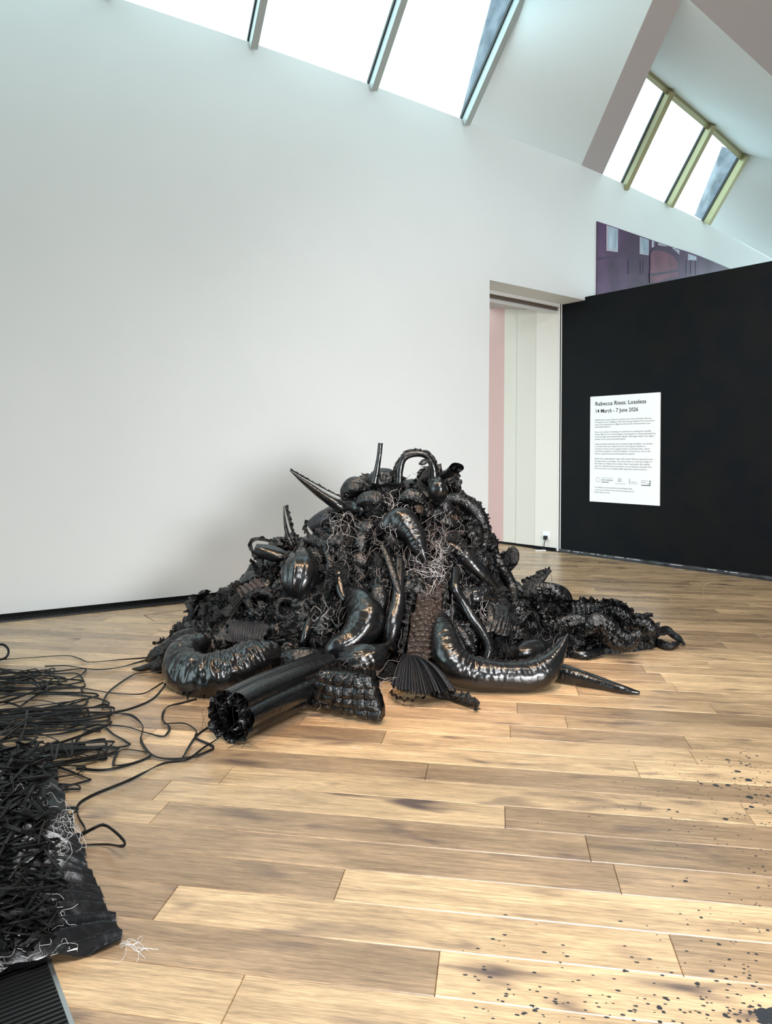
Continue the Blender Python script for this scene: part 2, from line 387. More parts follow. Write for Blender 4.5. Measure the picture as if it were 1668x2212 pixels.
wl = [wpt(s) for s in (wall_s(268)-3, wall_s(268), wall_s(800))]
cleft = [cL-np.array([1.0, .65, 0])*4, cL-np.array([1.0, .68, 0])*8]
farR = eB1+cd*9
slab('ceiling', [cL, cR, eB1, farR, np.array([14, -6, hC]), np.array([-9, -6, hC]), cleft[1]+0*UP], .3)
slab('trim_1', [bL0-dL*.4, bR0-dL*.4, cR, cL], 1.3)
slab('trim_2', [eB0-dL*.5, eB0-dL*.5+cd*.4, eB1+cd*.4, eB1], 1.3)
nOff = np.array(at(1447, 190, hG)-at(1345, 400, hC)); nOff[2] = 0
nOffL = nOff; 
def sky(idx, sill, nright, upper_to, mull, ext, m_frame, right_rev, left_rev=None):
    """sill: list of 3-D points on the wall head, glass rises from them by their offset vector"""
    w_ = thing('window_%d' % idx, '', 'window'); del w_['label']; del w_['category']; w_['kind'] = 'structure'
    n = len(sill)
    for i in range(n-1):
        (a, oa), (b, ob) = sill[i], sill[i+1]
        nn = np.cross(b-a, oa); nn /= np.linalg.norm(nn); nn *= .02*(1 if nn[2] > 0 else -1)
        o = obj('pane', G().prism([a+nn*2, b+nn*2, b+ob+nn*2, a+oa+nn*2], nn), M_glass, w_)
    for (a, oa) in mull:
        L = np.linalg.norm(oa); u = oa/L; sd = np.cross(u, UP); sd /= np.linalg.norm(sd); nn = np.cross(sd, u); nn = nn if nn[2] < 0 else -nn
        def bar(w0, w1, d0_, d1_):
            P = [a+sd*w0+nn*d0_, a+sd*w1+nn*d0_, a+sd*w1+nn*d1_, a+sd*w0+nn*d1_]; return G().prism(P, oa)
        obj('mullion', bar(-.038, .038, -.02, .13), m_frame, w_)
        obj('gasket', bar(-.055, .055, -.045, .0), M_gask, w_)
    for i in range(n-1):
        (a, oa), (b, ob) = sill[i], sill[i+1]
        u = oa/np.linalg.norm(oa); obj('head_frame', G().prism([a+oa, b+ob, b+ob-u*.07, a+oa-u*.07], np.array([0, 0, -.06])), m_frame, w_)
    return w_
def glass_mat():
    m = bpy.data.materials.new('skylight_glass'); m.use_nodes = True; N, L = m.node_tree.nodes, m.node_tree.links
    N.clear(); o = N.new('ShaderNodeOutputMaterial'); t = N.new('ShaderNodeBsdfTransparent'); t.inputs[0].default_value = (.97, .995, .99, 1)
    gl = N.new('ShaderNodeBsdfGlossy'); gl.inputs['Roughness'].default_value = .03; mx = N.new('ShaderNodeMixShader'); 
    mx.inputs[0].default_value = .05; L.new(t.outputs[0], mx.inputs[1]); L.new(gl.outputs[0], mx.inputs[2]); L.new(mx.outputs[0], o.inputs[0]); return m
M_glass = glass_mat(); M_gask = mat('window_gasket', (.01, .012, .014), .5)
M_fr1 = mat('pale_metal_frame', (.45, .50, .50), .45, .5, .3); M_fr2 = mat('olive_metal_frame', (.40, .38, .22), .5, .5, .2)
def quadsheet(P, th=.06, n=14):
    a, b, c, d = [np.array(p, float) for p in P]; g = G(); u = np.linspace(0, 1, n); U_, V_ = np.meshgrid(u, u, indexing='ij')
    F_ = a*((1-U_)*(1-V_))[..., None]+b*(U_*(1-V_))[..., None]+c*(U_*V_)[..., None]+d*((1-U_)*V_)[..., None]; Bk = F_+np.array([.02, .06, th])
    idx = np.arange(n*n).reshape(n, n); Q = np.stack([idx[:-1, :-1], idx[1:, :-1], idx[1:, 1:], idx[:-1, 1:]], -1).reshape(-1, 4)
    return g.add(F_.reshape(-1, 3), Q).add(Bk.reshape(-1, 3), Q[:, ::-1])
# skylight 1
offs = np.array([.54, -1.18]); o1 = RT*.54-FW*1.18+UP*(hG-HW); o1 = o1+0
b3, b2, b1 = at(1003, 259, HW), at(803, 184, HW), at(545, 93, HW)
dd = (b1-b2); b0 = b1+dd*.97; bm = b0+dd*.97; bn = bm+dd
sill1 = [(bn, o1), (bm, o1), (b0, o1), (b1, o1), (b2, o1), (b3, o1)]
sky(1, sill1, None, None, [(p, o1) for p in (bm, b0, b1, b2, b3)], None, M_fr1, None)
# upper reveal and right end reveal
T3 = b3+o1
far1 = cL-np.array([1.0, .66, 0])*8
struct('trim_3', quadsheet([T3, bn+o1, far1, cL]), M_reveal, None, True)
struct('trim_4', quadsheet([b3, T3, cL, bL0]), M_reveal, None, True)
# skylight 2
def off2(s): 
    return None
c1, c2, c3 = at(1347, 402, HW), at(1443, 441, HW), at(1522, 480, HW)
t1, t2, t3 = at(1447, 190, hG), at(1535, 265, hG), at(1606, 332, hG)
cz = np.array([*wpt(wall_s(1268)), HW]); tz = t1+(t1-t2)*1.15
sill2 = [(cz, tz-cz), (c1, t1-c1), (c2, t2-c2), (c3, t3-c3)]
sky(2, sill2, None, None, sill2[1:], None, M_fr2, None)
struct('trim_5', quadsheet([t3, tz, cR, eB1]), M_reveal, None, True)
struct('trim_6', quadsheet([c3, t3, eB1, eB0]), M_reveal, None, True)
# concrete upstands outside the glass
M_conc = add_noise(mat('weathered_cladding', (.4, .42, .45), .8), 5, (.10, .115, .15), (.24, .26, .31))
zb, zc = float((b3-EY)@FW), float((c3-EY)@FW)
for P, which in (([depth(1001, 254, zb+.12), depth(1131, -50, zb-1.0), depth(1074, -50, zb-.5), depth(994, 252, zb+.35)], 'large left'),
                 ([depth(1521, 478, zc+.12), depth(1607, 332, zc-.45), depth(1560, 316, zc-.05), depth(1500, 466, zc+.5)], 'small right')):
    tag(obj('roof_upstand', G().prism(P, RT*.12+FW*.08), M_conc), 'weathered grey cladding outside, seen through the %s skylight pane' % which, 'cladding')

# black partition
PA, PB = at(1211, 1190)[:2], at(1668, 1251)[:2]; pd = (PB-PA)/np.linalg.norm(PB-PA); pn = np.array([pd[1], -pd[0]]); pn = pn if pn@(-PA) > 0 else -pn
PEnd = PA+pd*9.5; PH = 3.88
def vbox(a, b, th, z0, z1, n):
    a, b = np.array(a), np.array(b); return G().prism([(*a, z0), (*b, z0), (*b, z1), (*a, z1)], (-n[0]*th, -n[1]*th, 0))
wall_right = struct('wall_right', vbox(PA, PEnd, .3, 0, PH, pn), M_black)
M_bb = mat('scuffed_black_skirting', (.02, .02, .02), .5)
add_noise(M_bb, 9, (.006, .006, .007), (.09, .09, .095), (1, 1, 6), 6)
struct('baseboard_right', vbox(PA+pn*.035, PEnd+pn*.035, .034, 0, .035, pn), M_bb)
struct('trim_7', G().prism([(*(PA+pn*.035), .001), (*(PEnd+pn*.035), .001), (*(PEnd+pn*.2), .001), (*(PA+pn*.14), .001)], (0, 0, .003)), M_bb)
g = G()
for k in range(26):
    s = random.uniform(.1, 4); L_ = random.uniform(.02, .14); a = PA+pd*s+pn*(.037+.0); b = PA+pd*(s+L_)+pn*.037; g.prism([(*a, .022), (*b, .022), (*b, .028), (*a, .028)], (pn[0]*.001, pn[1]*.001, 0))
o = obj('scuff_marks', g, M_trim, wall_right, kind='stuff')

# doorway interior: sliding panels, post, track, soffit
iD = at(1053, 1171)[:2]; iE = at(1203, 1189)[:2]; idr = (iE-iD)/np.linalg.norm(iE-iD); inn = np.array([idr[1], -idr[0]]); inn = inn if inn@(-iD) > 0 else -inn
def ip(px): 
    q = on_plane(px, 1180, (*iD, 0), (*iE, 0)); return q[:2]
M_pink = mat('pink_panel', (.56, .37, .35), .7, .3); M_p1 = mat('pale_green_panel', (.63, .585, .53), .6, .3); M_p2 = mat('warm_white_panel', (.72, .67, .62), .6, .3)
struct('wall_passage', vbox(ip(1087), ip(1206), .1, .04, 4.2, inn), M_p1)
door1 = struct('door_1', vbox(ip(1116)+inn*.02, ip(1158)+inn*.02, .02, .04, 4.2, inn), M_p1)
obj('door_panel', vbox(ip(1158)+inn*.03, ip(1206)+inn*.03, .03, .04, 4.2, inn), M_p2, door1)
struct('wall_pink', vbox(ip(980), ip(1087)-inn*.0, .1, .04, 4.2, inn), M_pink)
struct('baseboard_passage', vbox(ip(980)-inn*.005, ip(1206)-inn*.005, .02, 0, .045, inn), M_gap)
struct('floor_strip_passage', G().prism([(*(ip(1120)), .001), (*(ip(1206)), .001), (*(ip(1206)+inn*.16), .001), (*(ip(1180)+inn*.16), .001)], (0, 0, .002)), M_gap)
q = ip(980)
struct('ceiling_passage', G().prism([(*(wpt(sA-.6)-wnorm(sA)*.3), 3.98), (*(wpt(sB)-wnorm(sB)*.3), 3.86), (*(ip(1206)-inn*.05), 3.86), (*(ip(1128)-inn*.05), 3.84), (*(ip(980)-inn*1.2), 4.0)], (0, 0, .1)), M_ceil)
# jamb post at the end of the black partition
door_post = vbox(on_plane(1203.5, 1180, (*PA, 0), (*(PA+RT[:2]), 0))[:2], on_plane(1213.5, 1180, (*PA, 0), (*(PA+RT[:2]), 0))[:2], .12, 0, PH+.02, -FW[:2])
post = struct('trim_8', door_post, M_trim)
a_ = on_plane(1207, 1180, (*PA, 0), (*(PA+RT[:2]), 0), .002)[:2]; b_ = on_plane(1209, 1180, (*PA, 0), (*(PA+RT[:2]), 0), .002)[:2]
obj('seal_strip', vbox(a_, b_, .002, 0, PH, -FW[:2]), M_gap, post)
# track under the lintel
sM = wall_s(1215)
def tr(o_, z0, z1, name, m):
    g = G()
    for s0, s1 in zip(np.linspace(sA, wall_s(1258), 8)[:-1], np.linspace(sA, wall_s(1258), 8)[1:]):
        a, b = wpt(s0)-wnorm(s0)*o_, wpt(s1)-wnorm(s1)*o_; g.prism([(*a, z0), (*b, z0), (*b, z1), (*a, z1)], (-wnorm(s0)[0]*.03, -wnorm(s0)[1]*.03, 0))
    return struct(name, g, m)
tr(.42, 3.78, 3.90, 'trim_9', M_trim); tr(.47, 3.74, 3.79, 'trim_10', mat('door_track_brown', (.12, .09, .07), .5)); tr(.53, 3.70, 3.90, 'trim_11', M_trim)

struct('wall_corridor', vbox(ip(980)-inn*.0, ip(980)-inn*.0+np.array([-2.6, -1.2]), .1, 0, 4.2, inn), M_wall)
struct('ceiling_corridor', G().prism([(*(wpt(sA-3)-wnorm(sA)*.44), 3.99), (*(wpt(sA-.5)-wnorm(sA)*.44), 3.99), (*(ip(980)), 4.01), (*(ip(980)+np.array([-2.6, -1.2])), 4.01)], (0, 0, .1)), M_ceil)
# socket with plug and lead
sp = on_plane(1181, 1157, (*ip(1100), 0), (*ip(1200), 0), .035); sa = math.atan2(idr[1], idr[0])
t = thing('wall_socket', 'white wall socket with black lead, low beside the white doorway post', 'socket', sp)
obj('face_plate', G().box(sp, .13, .02, .13, sa), M_white, t); pl = sp+np.array([inn[0]*.03, inn[1]*.03, -.03]); obj('plug', G().box(pl, .05, .05, .06, sa), M_ink, t)

# ------------------------------------------------------------------ strand/tube tools
def resample(P, step, rad=None):
    P = np.asarray(P, float); D = catmull(P, 14); k = np.linspace(0, len(P)-1, len(D))
    L = np.r_[0, np.cumsum(np.linalg.norm(np.diff(D, axis=0), axis=1))]; n = max(4, int(L[-1]/step)+1); s = np.linspace(0, L[-1], n)
    out = np.stack([np.interp(s, L, D[:, i]) for i in range(3)], 1); kk = np.interp(s, L, k)
    r = None
    if rad is not None:
        rad = np.asarray(rad, float); 
        if len(rad) != len(P): rad = np.interp(np.linspace(0, 1, len(P)), np.linspace(0, 1, len(rad)), rad)
        r = catmull(rad[:, None], 14)[:, 0]; r = np.interp(s, L, r).clip(.0008)
    return out, s, r
def frames(P, up=None):
    T = np.gradient(P, axis=0); T /= np.linalg.norm(T, axis=1)[:, None]+1e-9
    n = np.array(up, float) if up is not None else (UP if abs(T[0]@UP) < .9 else RT)
    N = np.zeros_like(P); 
    for i in range(len(P)):
        n = n-T[i]*(n@T[i]); n /= np.linalg.norm(n)+1e-9; N[i] = n
    return T, N, np.cross(T, N)
def tube_geo(g, P, rad, step=.012, nv=28, wr=.14, gather=.0, seed=0, flat=1., ribs=0, rings=None, seam=1.6, lump=.04, up=None, caps=(1, 1), twist=0.):
    D, s, r = resample(P, step, rad); T, N, B = frames(D, up); n = len(D)
    v = np.linspace(0, 2*np.pi, nv, endpoint=False); S, Vv = np.meshgrid(s, v, indexing='ij'); R = np.repeat(r[:, None], nv, 1)
    rm = r.max(); k = np.ones_like(S); cv, sv = np.cos(Vv), np.sin(Vv)
    lam = max(.010, rm*.16)
    if wr:
        da = np.abs((Vv-seam+np.pi) % (2*np.pi)-np.pi); env = np.exp(-(da/.9)**2)+.12
        env = env*(.55+.45*noise(S/(rm*2.2), cv, sv, seed+5))
        k -= wr*1.25*env*(ridge(S/lam, cv*1.1, sv*1.1, seed)*.65+ridge(S/lam*2.2, cv*2, sv*2, seed+1)*.35)
    if lump: k += lump*noise(S/(rm*1.6), cv*1.3, sv*1.3, seed+2)*2
    if gather:
        e = np.exp(-s/(rm*.75))+np.exp(-(s[-1]-s)/(rm*.75)); e = e[:, None].clip(0, 1)
        k -= gather*e*ridge(cv*3.4, sv*3.4, S/(rm*3), seed+3)
        k -= .06*ridge(cv*2, sv*2, S/(rm*1.2), seed+7)
    if ribs: k += .24*(np.abs(np.sin(Vv*ribs/2+twist*S))**.55-.6)
    if rings: k += rings[1]*(np.abs(np.sin(S*np.pi/rings[0]))**.6-.5)
    RR = R*k.clip(.15, 2); V = D[:, None]+N[:, None]*(RR*cv*flat)[..., None]+B[:, None]*(RR*sv)[..., None]
    idx = np.arange(n*nv).reshape(n, nv); a, b = idx[:-1], idx[1:]
    Q = np.stack([a, b, np.roll(b, -1, 1), np.roll(a, -1, 1)], -1).reshape(-1, 4)
    Vf = V.reshape(-1, 3); Tr = []
    if caps[0]: Vf = np.vstack([Vf, D[0]]); c = len(Vf)-1; Tr += [(c, j, (j+1) % nv) for j in range(nv)]
    if caps[1]: Vf = np.vstack([Vf, D[-1]]); c = len(Vf)-1; o = (n-1)*nv; Tr += [(c, o+(j+1) % nv, o+j) for j in range(nv)]
    g.add(Vf, Q, Tr); return D, N, B, RR
def ribbon_geo(g, P, w=.012, th=.004, twist=3., seed=0, step=.02, nv=8):
    D, s, _ = resample(P, step); T, N, B = frames(D); a = twist*noise(s*2.2, seed*1.7, 0, seed)*2
    n1 = N*np.cos(a)[:, None]+B*np.sin(a)[:, None]; n2 = -N*np.sin(a)[:, None]+B*np.cos(a)[:, None]
    prof = [(-1, -.6), (-.35, -1), (.35, -1), (1, -.6), (1, .6), (.35, .8), (0, .3), (-.35, .8), (-1, .6)]; nv = len(prof)
    V = np.stack([D+n2*(w/2*x)+n1*(th/2*y) for x, y in prof], 1); n = len(D); idx = np.arange(n*nv).reshape(n, nv); A, Bq = idx[:-1], idx[1:]
    g.add(V.reshape(-1, 3), np.stack([A, Bq, np.roll(Bq, -1, 1), np.roll(A, -1, 1)], -1).reshape(-1, 4))
def thread_geo(g, P, r=.0011, step=.02):
    D, s, _ = resample(P, step); T, N, B = frames(D); n = len(D)
    V = np.stack([D+r*(N*math.cos(a)+B*math.sin(a)) for a in (0, 2.094, 4.189)], 1); idx = np.arange(n*3).reshape(n, 3); a, b = idx[:-1], idx[1:]
    g.add(V.reshape(-1, 3), np.stack([a, b, np.roll(b, -1, 1), np.roll(a, -1, 1)], -1).reshape(-1, 4))
def ruffle_geo(g, P, out, width=.03, amp=.012, freq=60, seed=0, step=.006, tight=1.):
    """gathered torn-edge frill along a path; out = direction(s) it stands out"""
    D, s, _ = resample(P, step); T = np.gradient(D, axis=0); T /= np.linalg.norm(T, axis=1)[:, None]+1e-9
    O = np.asarray(out, float); O = np.broadcast_to(O, D.shape) if O.ndim == 1 else np.stack([np.interp(np.linspace(0, 1, len(D)), np.linspace(0, 1, len(O)), O[:, i]) for i in range(3)], 1)
    O = O-T*(O*T).sum(1)[:, None]; O /= np.linalg.norm(O, axis=1)[:, None]+1e-9; B = np.cross(T, O)
    rows = []; m = 4
    for j in range(m+1):
        f = j/m; a = amp*f*(np.sin(s*freq+3*noise(s*9, seed, 0, seed))+.6*noise(s*freq*.7, seed+.5, f*2, seed+1))
        ww_ = width*f*(1+.55*noise(s*freq*.55, 3.3, 0, seed+2)); rows.append(D+O*ww_[:, None]+B*a[:, None]+T*(.4*amp*f*noise(s*freq*.6, f*3, 1, seed+4))[:, None])
    V = np.stack(rows, 1); n = len(D); idx = np.arange(n*(m+1)).reshape(n, m+1)
    g.add(V.reshape(-1, 3), np.stack([idx[:-1, :-1], idx[1:, :-1], idx[1:, 1:], idx[:-1, 1:]], -1).reshape(-1, 4))
def patch_geo(g, c4, kind='crumple', nu=60, nv=60, amp=.02, cells=(8, 6), bulge=0., seed=0, rag=.12, th=.008, bow=(0, 0, 0)):
    c4 = [np.array(c, float) for c in c4]; u = np.linspace(0, 1, nu); v = np.linspace(0, 1, nv); U_, V_ = np.meshgrid(u, v, indexing='ij')
    lu = (np.linalg.norm(c4[1]-c4[0])+np.linalg.norm(c4[2]-c4[3]))/2; lv = (np.linalg.norm(c4[3]-c4[0])+np.linalg.norm(c4[2]-c4[1]))/2
    ed = np.minimum(np.minimum(U_, 1-U_), np.minimum(V_, 1-V_))
    e = np.exp(-ed*9)
    Uw = U_+rag*.3*e*noise(U_*9, V_*9, 1, seed+8); Vw = V_+rag*.3*e*noise(U_*9, V_*9, 5, seed+9)
    P = (c4[0]*((1-Uw)*(1-Vw))[..., None]+c4[1]*(Uw*(1-Vw))[..., None]+c4[2]*(Uw*Vw)[..., None]+c4[3]*((1-Uw)*Vw)[..., None])
    nrm = np.cross(c4[1]-c4[0], c4[3]-c4[0]); nrm /= np.linalg.norm(nrm); 
    if nrm@(EY-c4[0]) < 0: nrm = -nrm
    b = np.sin(np.pi*U_)*np.sin(np.pi*V_)
    P = P+nrm*(bulge*b)[..., None]+np.array(bow)*b[..., None]
    X, Y = U_*lu, V_*lv
    if kind == 'quilt': d = amp*(np.abs(np.sin(np.pi*U_*cells[0]))**.4*np.abs(np.sin(np.pi*V_*cells[1]))**.4)+.12*amp*noise(X/.02, Y/.02, 0, seed)
    elif kind == 'pleat':
        ph = U_*cells[0]+.35*noise(X/.12, Y/.12, 0, seed); d = amp*(np.abs(np.sin(np.pi*ph))**.6)+.15*amp*noise(X/.02, Y/.03, 0, seed)
    elif kind == 'smock':
        ph = V_*cells[1]+.3*noise(X/.08, Y/.08, 0, seed); d = amp*np.abs(np.sin(np.pi*ph))**.6*(.5+.5*np.abs(np.sin(np.pi*(U_*cells[0]+.5*np.floor(ph))))**.5)
    else: d = amp*(1.2*ridge(X/.09, Y/.09, 0, seed)+.7*ridge(X/.04, Y/.04, 2, seed+1)+.35*ridge(X/.018, Y/.018, 4, seed+2))
    P = P+nrm*d[..., None]+(noise(X/.07, Y/.07, 7, seed+3)*amp*.5)[..., None]*((c4[1]-c4[0])/max(lu, .01))
    Bk = P-nrm*th*(1-.0*e)[..., None]
    n = nu*nv; idx = np.arange(n).reshape(nu, nv)
    Qf = np.stack([idx[:-1, :-1], idx[1:, :-1], idx[1:, 1:], idx[:-1, 1:]], -1).reshape(-1, 4)
    bd = np.r_[idx[:-1, 0], idx[-1, :-1], idx[:0:-1, -1], idx[0, :0:-1]]; bn_ = np.roll(bd, -1)
    g.add(np.vstack([P.reshape(-1, 3), Bk.reshape(-1, 3)]), np.vstack([Qf, Qf[:, ::-1]+n, np.stack([bd, bd+n, bn_+n, bn_], 1)]))

# ------------------------------------------------------------------ the heap
SX = np.array([-1.95, -1.7, -1.4, -1.15, -.97, -.65, -.48, -.2, 0, .4, .55, .70, .80, .92, 1.05, 1.4, 1.75, 2.0, 2.3])
SH = np.array([0, .05, .36, .52, .70, .84, 1.02, 1.27, 1.34, 1.33, 1.16, .98, .74, .46, .38, .30, .27, .14, 0])
ZF = np.interp(SX, [-1.95, -1.4, -.9, -.3, .4, .9, 1.1, 2.3], [5.55, 5.05, 4.9, 4.85, 4.85, 5.0, 5.35, 5.7])
Z0 = np.interp(SX, [-1.95, -1.2, 1.0, 1.2, 2.3], [5.75, 5.75, 5.75, 5.8, 5.9])
def heap_h(X, Z):
    S = np.interp(X, SX, SH)*.95; f = np.interp(X, SX, ZF); z0 = np.interp(X, SX, Z0); zb = z0+.9
    t = np.where(Z < z0, (z0-Z)/(z0-f), (Z-z0)/(zb-z0)).clip(0, 1.2); return S*(1-t**1.5).clip(0, 1)
def heap_full(X, Z):
    h = heap_h(X, Z); m = np.minimum(1, h/.15)
    return h+m*(.07*noise(X/.22, Z/.22, 0, 11)+.07*ridge(X/.13, Z/.13, h/.2, 12)+.045*ridge(X/.06, Z/.06, h/.09, 13)+.02*ridge(X/.028, Z/.028, h/.04, 14)-.06)
def on_heap(px, py, off=0.):
    d = ray(px, py)/F_PX
    zz = np.linspace(3.8, 6.8, 500); P = EY+zz[:, None]*d; X, Z = P@RT, P@FW
    hit = np.where(P[:, 2] <= np.maximum(heap_h(X, Z), 0.001))[0]
    z = zz[hit[0]] if len(hit) and P[hit[0], 2] > .004 else None
    if z is None:
        if len(hit): z = zz[hit[0]]
        else:
            z = zz[np.argmin(P[:, 2]-heap_h(X, Z))]
    return EY+(z-off)*d
xs = np.arange(-2.0, 2.4, .0125); zs_ = np.arange(4.7, 6.8, .0125); XX, ZZ = np.meshgrid(xs, zs_, indexing='ij'); HH = heap_full(XX, ZZ)
ok = heap_h(XX, ZZ) > .06; HH = np.where(ok, HH.clip(.002), -.01)
sh = ridge(XX/.1, ZZ/.1, HH/.1, 15)*.03
V = (RT*(XX+sh*noise(XX/.07, ZZ/.07, HH/.07, 3))[..., None]+FW*(ZZ+sh*noise(XX/.07, ZZ/.07, HH/.07, 4))[..., None]+UP*HH[..., None])
n1, n2 = XX.shape; idx = np.arange(n1*n2).reshape(n1, n2); keep = ok[:-1, :-1] | ok[1:, 1:] | ok[1:, :-1] | ok[:-1, 1:]
Q = np.stack([idx[:-1, :-1], idx[1:, :-1], idx[1:, 1:], idx[:-1, 1:]], -1)[keep]
used = np.unique(Q); remap = -np.ones(n1*n2, np.int64); remap[used] = np.arange(len(used))
g = G().add(V.reshape(-1, 3)[used], remap[Q]); hb = cw(0, 5.6)
heap = thing('plastic_heap', 'big waist-high heap of crumpled, torn and knotted black plastic film on the oak floor', 'sculpture', hb)
obj('crumpled_mass', g, M_crum, heap, smooth=False)

def normal_at(p):
    X, Z = p@RT, p@FW; e = .04; gx = (heap_h(X+e, Z)-heap_h(X-e, Z))/(2*e); gz = (heap_h(X, Z+e)-heap_h(X, Z-e))/(2*e)
    n = UP-RT*float(gx)-FW*float(gz); n = n/np.linalg.norm(n); return n
# silhouette test polygon of the heap in the photograph
POLY = [(310, 1425), (350, 1365), (440, 1290), (520, 1245), (560, 1190), (650, 1160), (700, 1110), (760, 1065), (810, 1035), (900, 1020), (980, 1040), (1010, 1085), (1045, 1120), (1055, 1180), (1110, 1260), (1130, 1300), (1230, 1320), (1330, 1325), (1390, 1370), (1280, 1405), (1180, 1410), (1120, 1425), (1000, 1425), (900, 1440), (700, 1450), (560, 1430), (420, 1430)]
def inside(x, y, P=POLY):
    c = False; j = len(P)-1
    for i in range(len(P)):
        if (P[i][1] > y) != (P[j][1] > y) and x < (P[j][0]-P[i][0])*(y-P[i][1])/(P[j][1]-P[i][1])+P[i][0]: c = not c
        j = i
    return c
def rnd_heap():
    while True:
        x, y = random.uniform(310, 1400), random.uniform(1020, 1450)
        if inside(x, y): return x, y
# lumps: small crushed cushions, shared meshes
lumps = []
for k in range(7):
    g = G(); L_ = random.uniform(.10, .17); r = random.uniform(.045, .07)
    tube_geo(g, [(-L_, 0, 0), (-L_*.55, .01, .01), (0, 0, .02), (L_*.55, -.01, 0), (L_, 0, 0)], [.006, r*.8, r, r*.75, .005], .007, 34, .2, .3, k*11, random.uniform(.6, .9))
    lumps.append(mesh('small_cushion', g, True)); lumps[-1].materials.append(M_bag)
TOPS = [(765, 1062), (790, 1045), (815, 1040), (845, 1032), (780, 1085), (840, 1075), (880, 1052), (905, 1050), (925, 1075), (715, 1112), (740, 1140), (600, 1188), (625, 1205), (655, 1180), (700, 1175), (1000, 1110), (1030, 1150), (960, 1100), (1085, 1290), (1065, 1240), (480, 1310), (510, 1285), (545, 1250), (1320, 1360), (1220, 1340), (1180, 1300), (1270, 1350), (400, 1400), (450, 1360)]
for k in range(120):
    x, y = TOPS[k] if k < len(TOPS) else rnd_heap(); p = on_heap(x, y, .0); n = normal_at(p)
    o = obj('small_cushion', lumps[k % 7], None, heap); 
    q = Vector(n).to_track_quat('Z', 'Y').to_matrix() @ Matrix.Rotation(random.uniform(0, 6.3), 3, 'Z'); s = random.uniform(.6, 1.1)
    if x > 1130 or x < 420: s *= .7
    o.matrix_parent_inverse = Matrix.Translation(-heap.location); o.matrix_basis = Matrix.Translation(p) @ q.to_4x4() @ Matrix.Diagonal((s, s, s, 1))
scr = []
for k in range(6):
    g = G(); a = random.uniform(.10, .16); b = random.uniform(.07, .13)
    patch_geo(g, [(-a, -b, 0), (a*.9, -b*1.1, .02), (a, b*.8, -.02), (-a*.8, b, .02)], 'crumple', 34, 26, .05, seed=k*31, rag=.6, th=.003, bulge=.05)
    scr.append(mesh('torn_film', g, k % 2 == 0)); scr[-1].materials.append(M_crum if k % 2 else M_bag)
for k in range(110):
    x, y = rnd_heap(); p = on_heap(x, y, .02); n = normal_at(p)+rng.normal(0, .35, 3)
    o = obj('torn_film', scr[k % 6], None, heap)
    q = Vector(n).to_track_quat('Z', 'Y').to_matrix() @ Matrix.Rotation(random.uniform(0, 6.3), 3, 'Z'); s = random.uniform(.55, 1.0)
    if x > 1130 or x < 420: s *= .75
    o.matrix_parent_inverse = Matrix.Translation(-heap.location); o.matrix_basis = Matrix.Translation(p) @ q.to_4x4() @ Matrix.Diagonal((s, s, s, 1))
# frills running over the heap
for k in range(130):
    x, y = rnd_heap(); a = random.gauss(1.2, .7); L_ = random.uniform(50, 130); cv_ = random.uniform(-.5, .5)
    pts = []
    for t in np.linspace(-.5, .5, 6):
        xx = x+math.cos(a+cv_*t*3)*L_*t; yy = y+math.sin(a+cv_*t*3)*L_*t
        if inside(xx, yy): pts.append(on_heap(xx, yy, .035+.02*random.random()))
    if len(pts) < 3: continue
    g = G(); nn = normal_at(pts[1]); ruffle_geo(g, pts, nn+RT*random.uniform(-.5, .5), random.uniform(.025, .05), .014, random.uniform(90, 170), k)
    ruffle_geo(g, pts, nn*.3+RT*random.uniform(-1, 1), random.uniform(.02, .04), .012, random.uniform(90, 170), k+300)
    obj('torn_frill', g, M_crum if k % 3 else M_bag, heap, smooth=(k % 2 == 0))
TAIL = [[(1120, 1290), (1160, 1300), (1205, 1300), (1240, 1302)], [(1240, 1300), (1290, 1303), (1330, 1308), (1365, 1330)], [(1290, 1345), (1330, 1340), (1370, 1352), (1398, 1362)], [(1230, 1360), (1280, 1372), (1320, 1390), (1360, 1392)], [(1130, 1340), (1180, 1345), (1230, 1350), (1260, 1362)], [(1310, 1318), (1335, 1345), (1350, 1380)],
        [(1190, 1290), (1215, 1320), (1225, 1350)]]
for k, pts in enumerate(TAIL):
    P_ = [depth(x, y, 5.5+.1*(1340-y)/60) for x, y in pts]; g = G(); ruffle_geo(g, P_, UP-FW*.6, .045, .02, 100, k+600); ruffle_geo(g, P_, UP*.2-FW+RT*.3, .035, .016, 120, k+650); obj('torn_frill', g, M_bag if k % 2 else M_crum, heap, smooth=False)
# hanging dark and pale threads
def droop(x, y, L_, offs=.06):
    pts = []; dx = random.uniform(-.15, .15)
    for t in np.linspace(0, 1, 7):
        xx, yy = x+dx*L_*t+random.gauss(0, 3.5), y+L_*t
        if not inside(xx, yy) and len(pts) > 2: break
        pts.append(on_heap(xx, min(yy, 1470), offs+random.uniform(-.01, .035)))
    return pts
def in_(pts): return all(inside(*q) for q in pts)
def scrawl(c, R, n=7, off=.07):
    pts = []; a = random.uniform(0, 6.3)
    for i in range(n):
        x_, y_ = (c[0]+random.gauss(0, R*.55), c[1]+random.gauss(0, R*.6)) if i == 0 else (x_+R*.45*math.cos(a), y_+R*.5*math.sin(a)); a += random.uniform(-1.2, 1.5)
        if inside(x_, y_): pts.append(on_heap(x_, y_, off+random.uniform(0, .04)))
    return pts if len(pts) > 2 else [on_heap(c[0], c[1], .05), on_heap(c[0]+2, c[1]+5, .05), on_heap(c[0], c[1]+9, .05)]
gp, gd = G(), G()
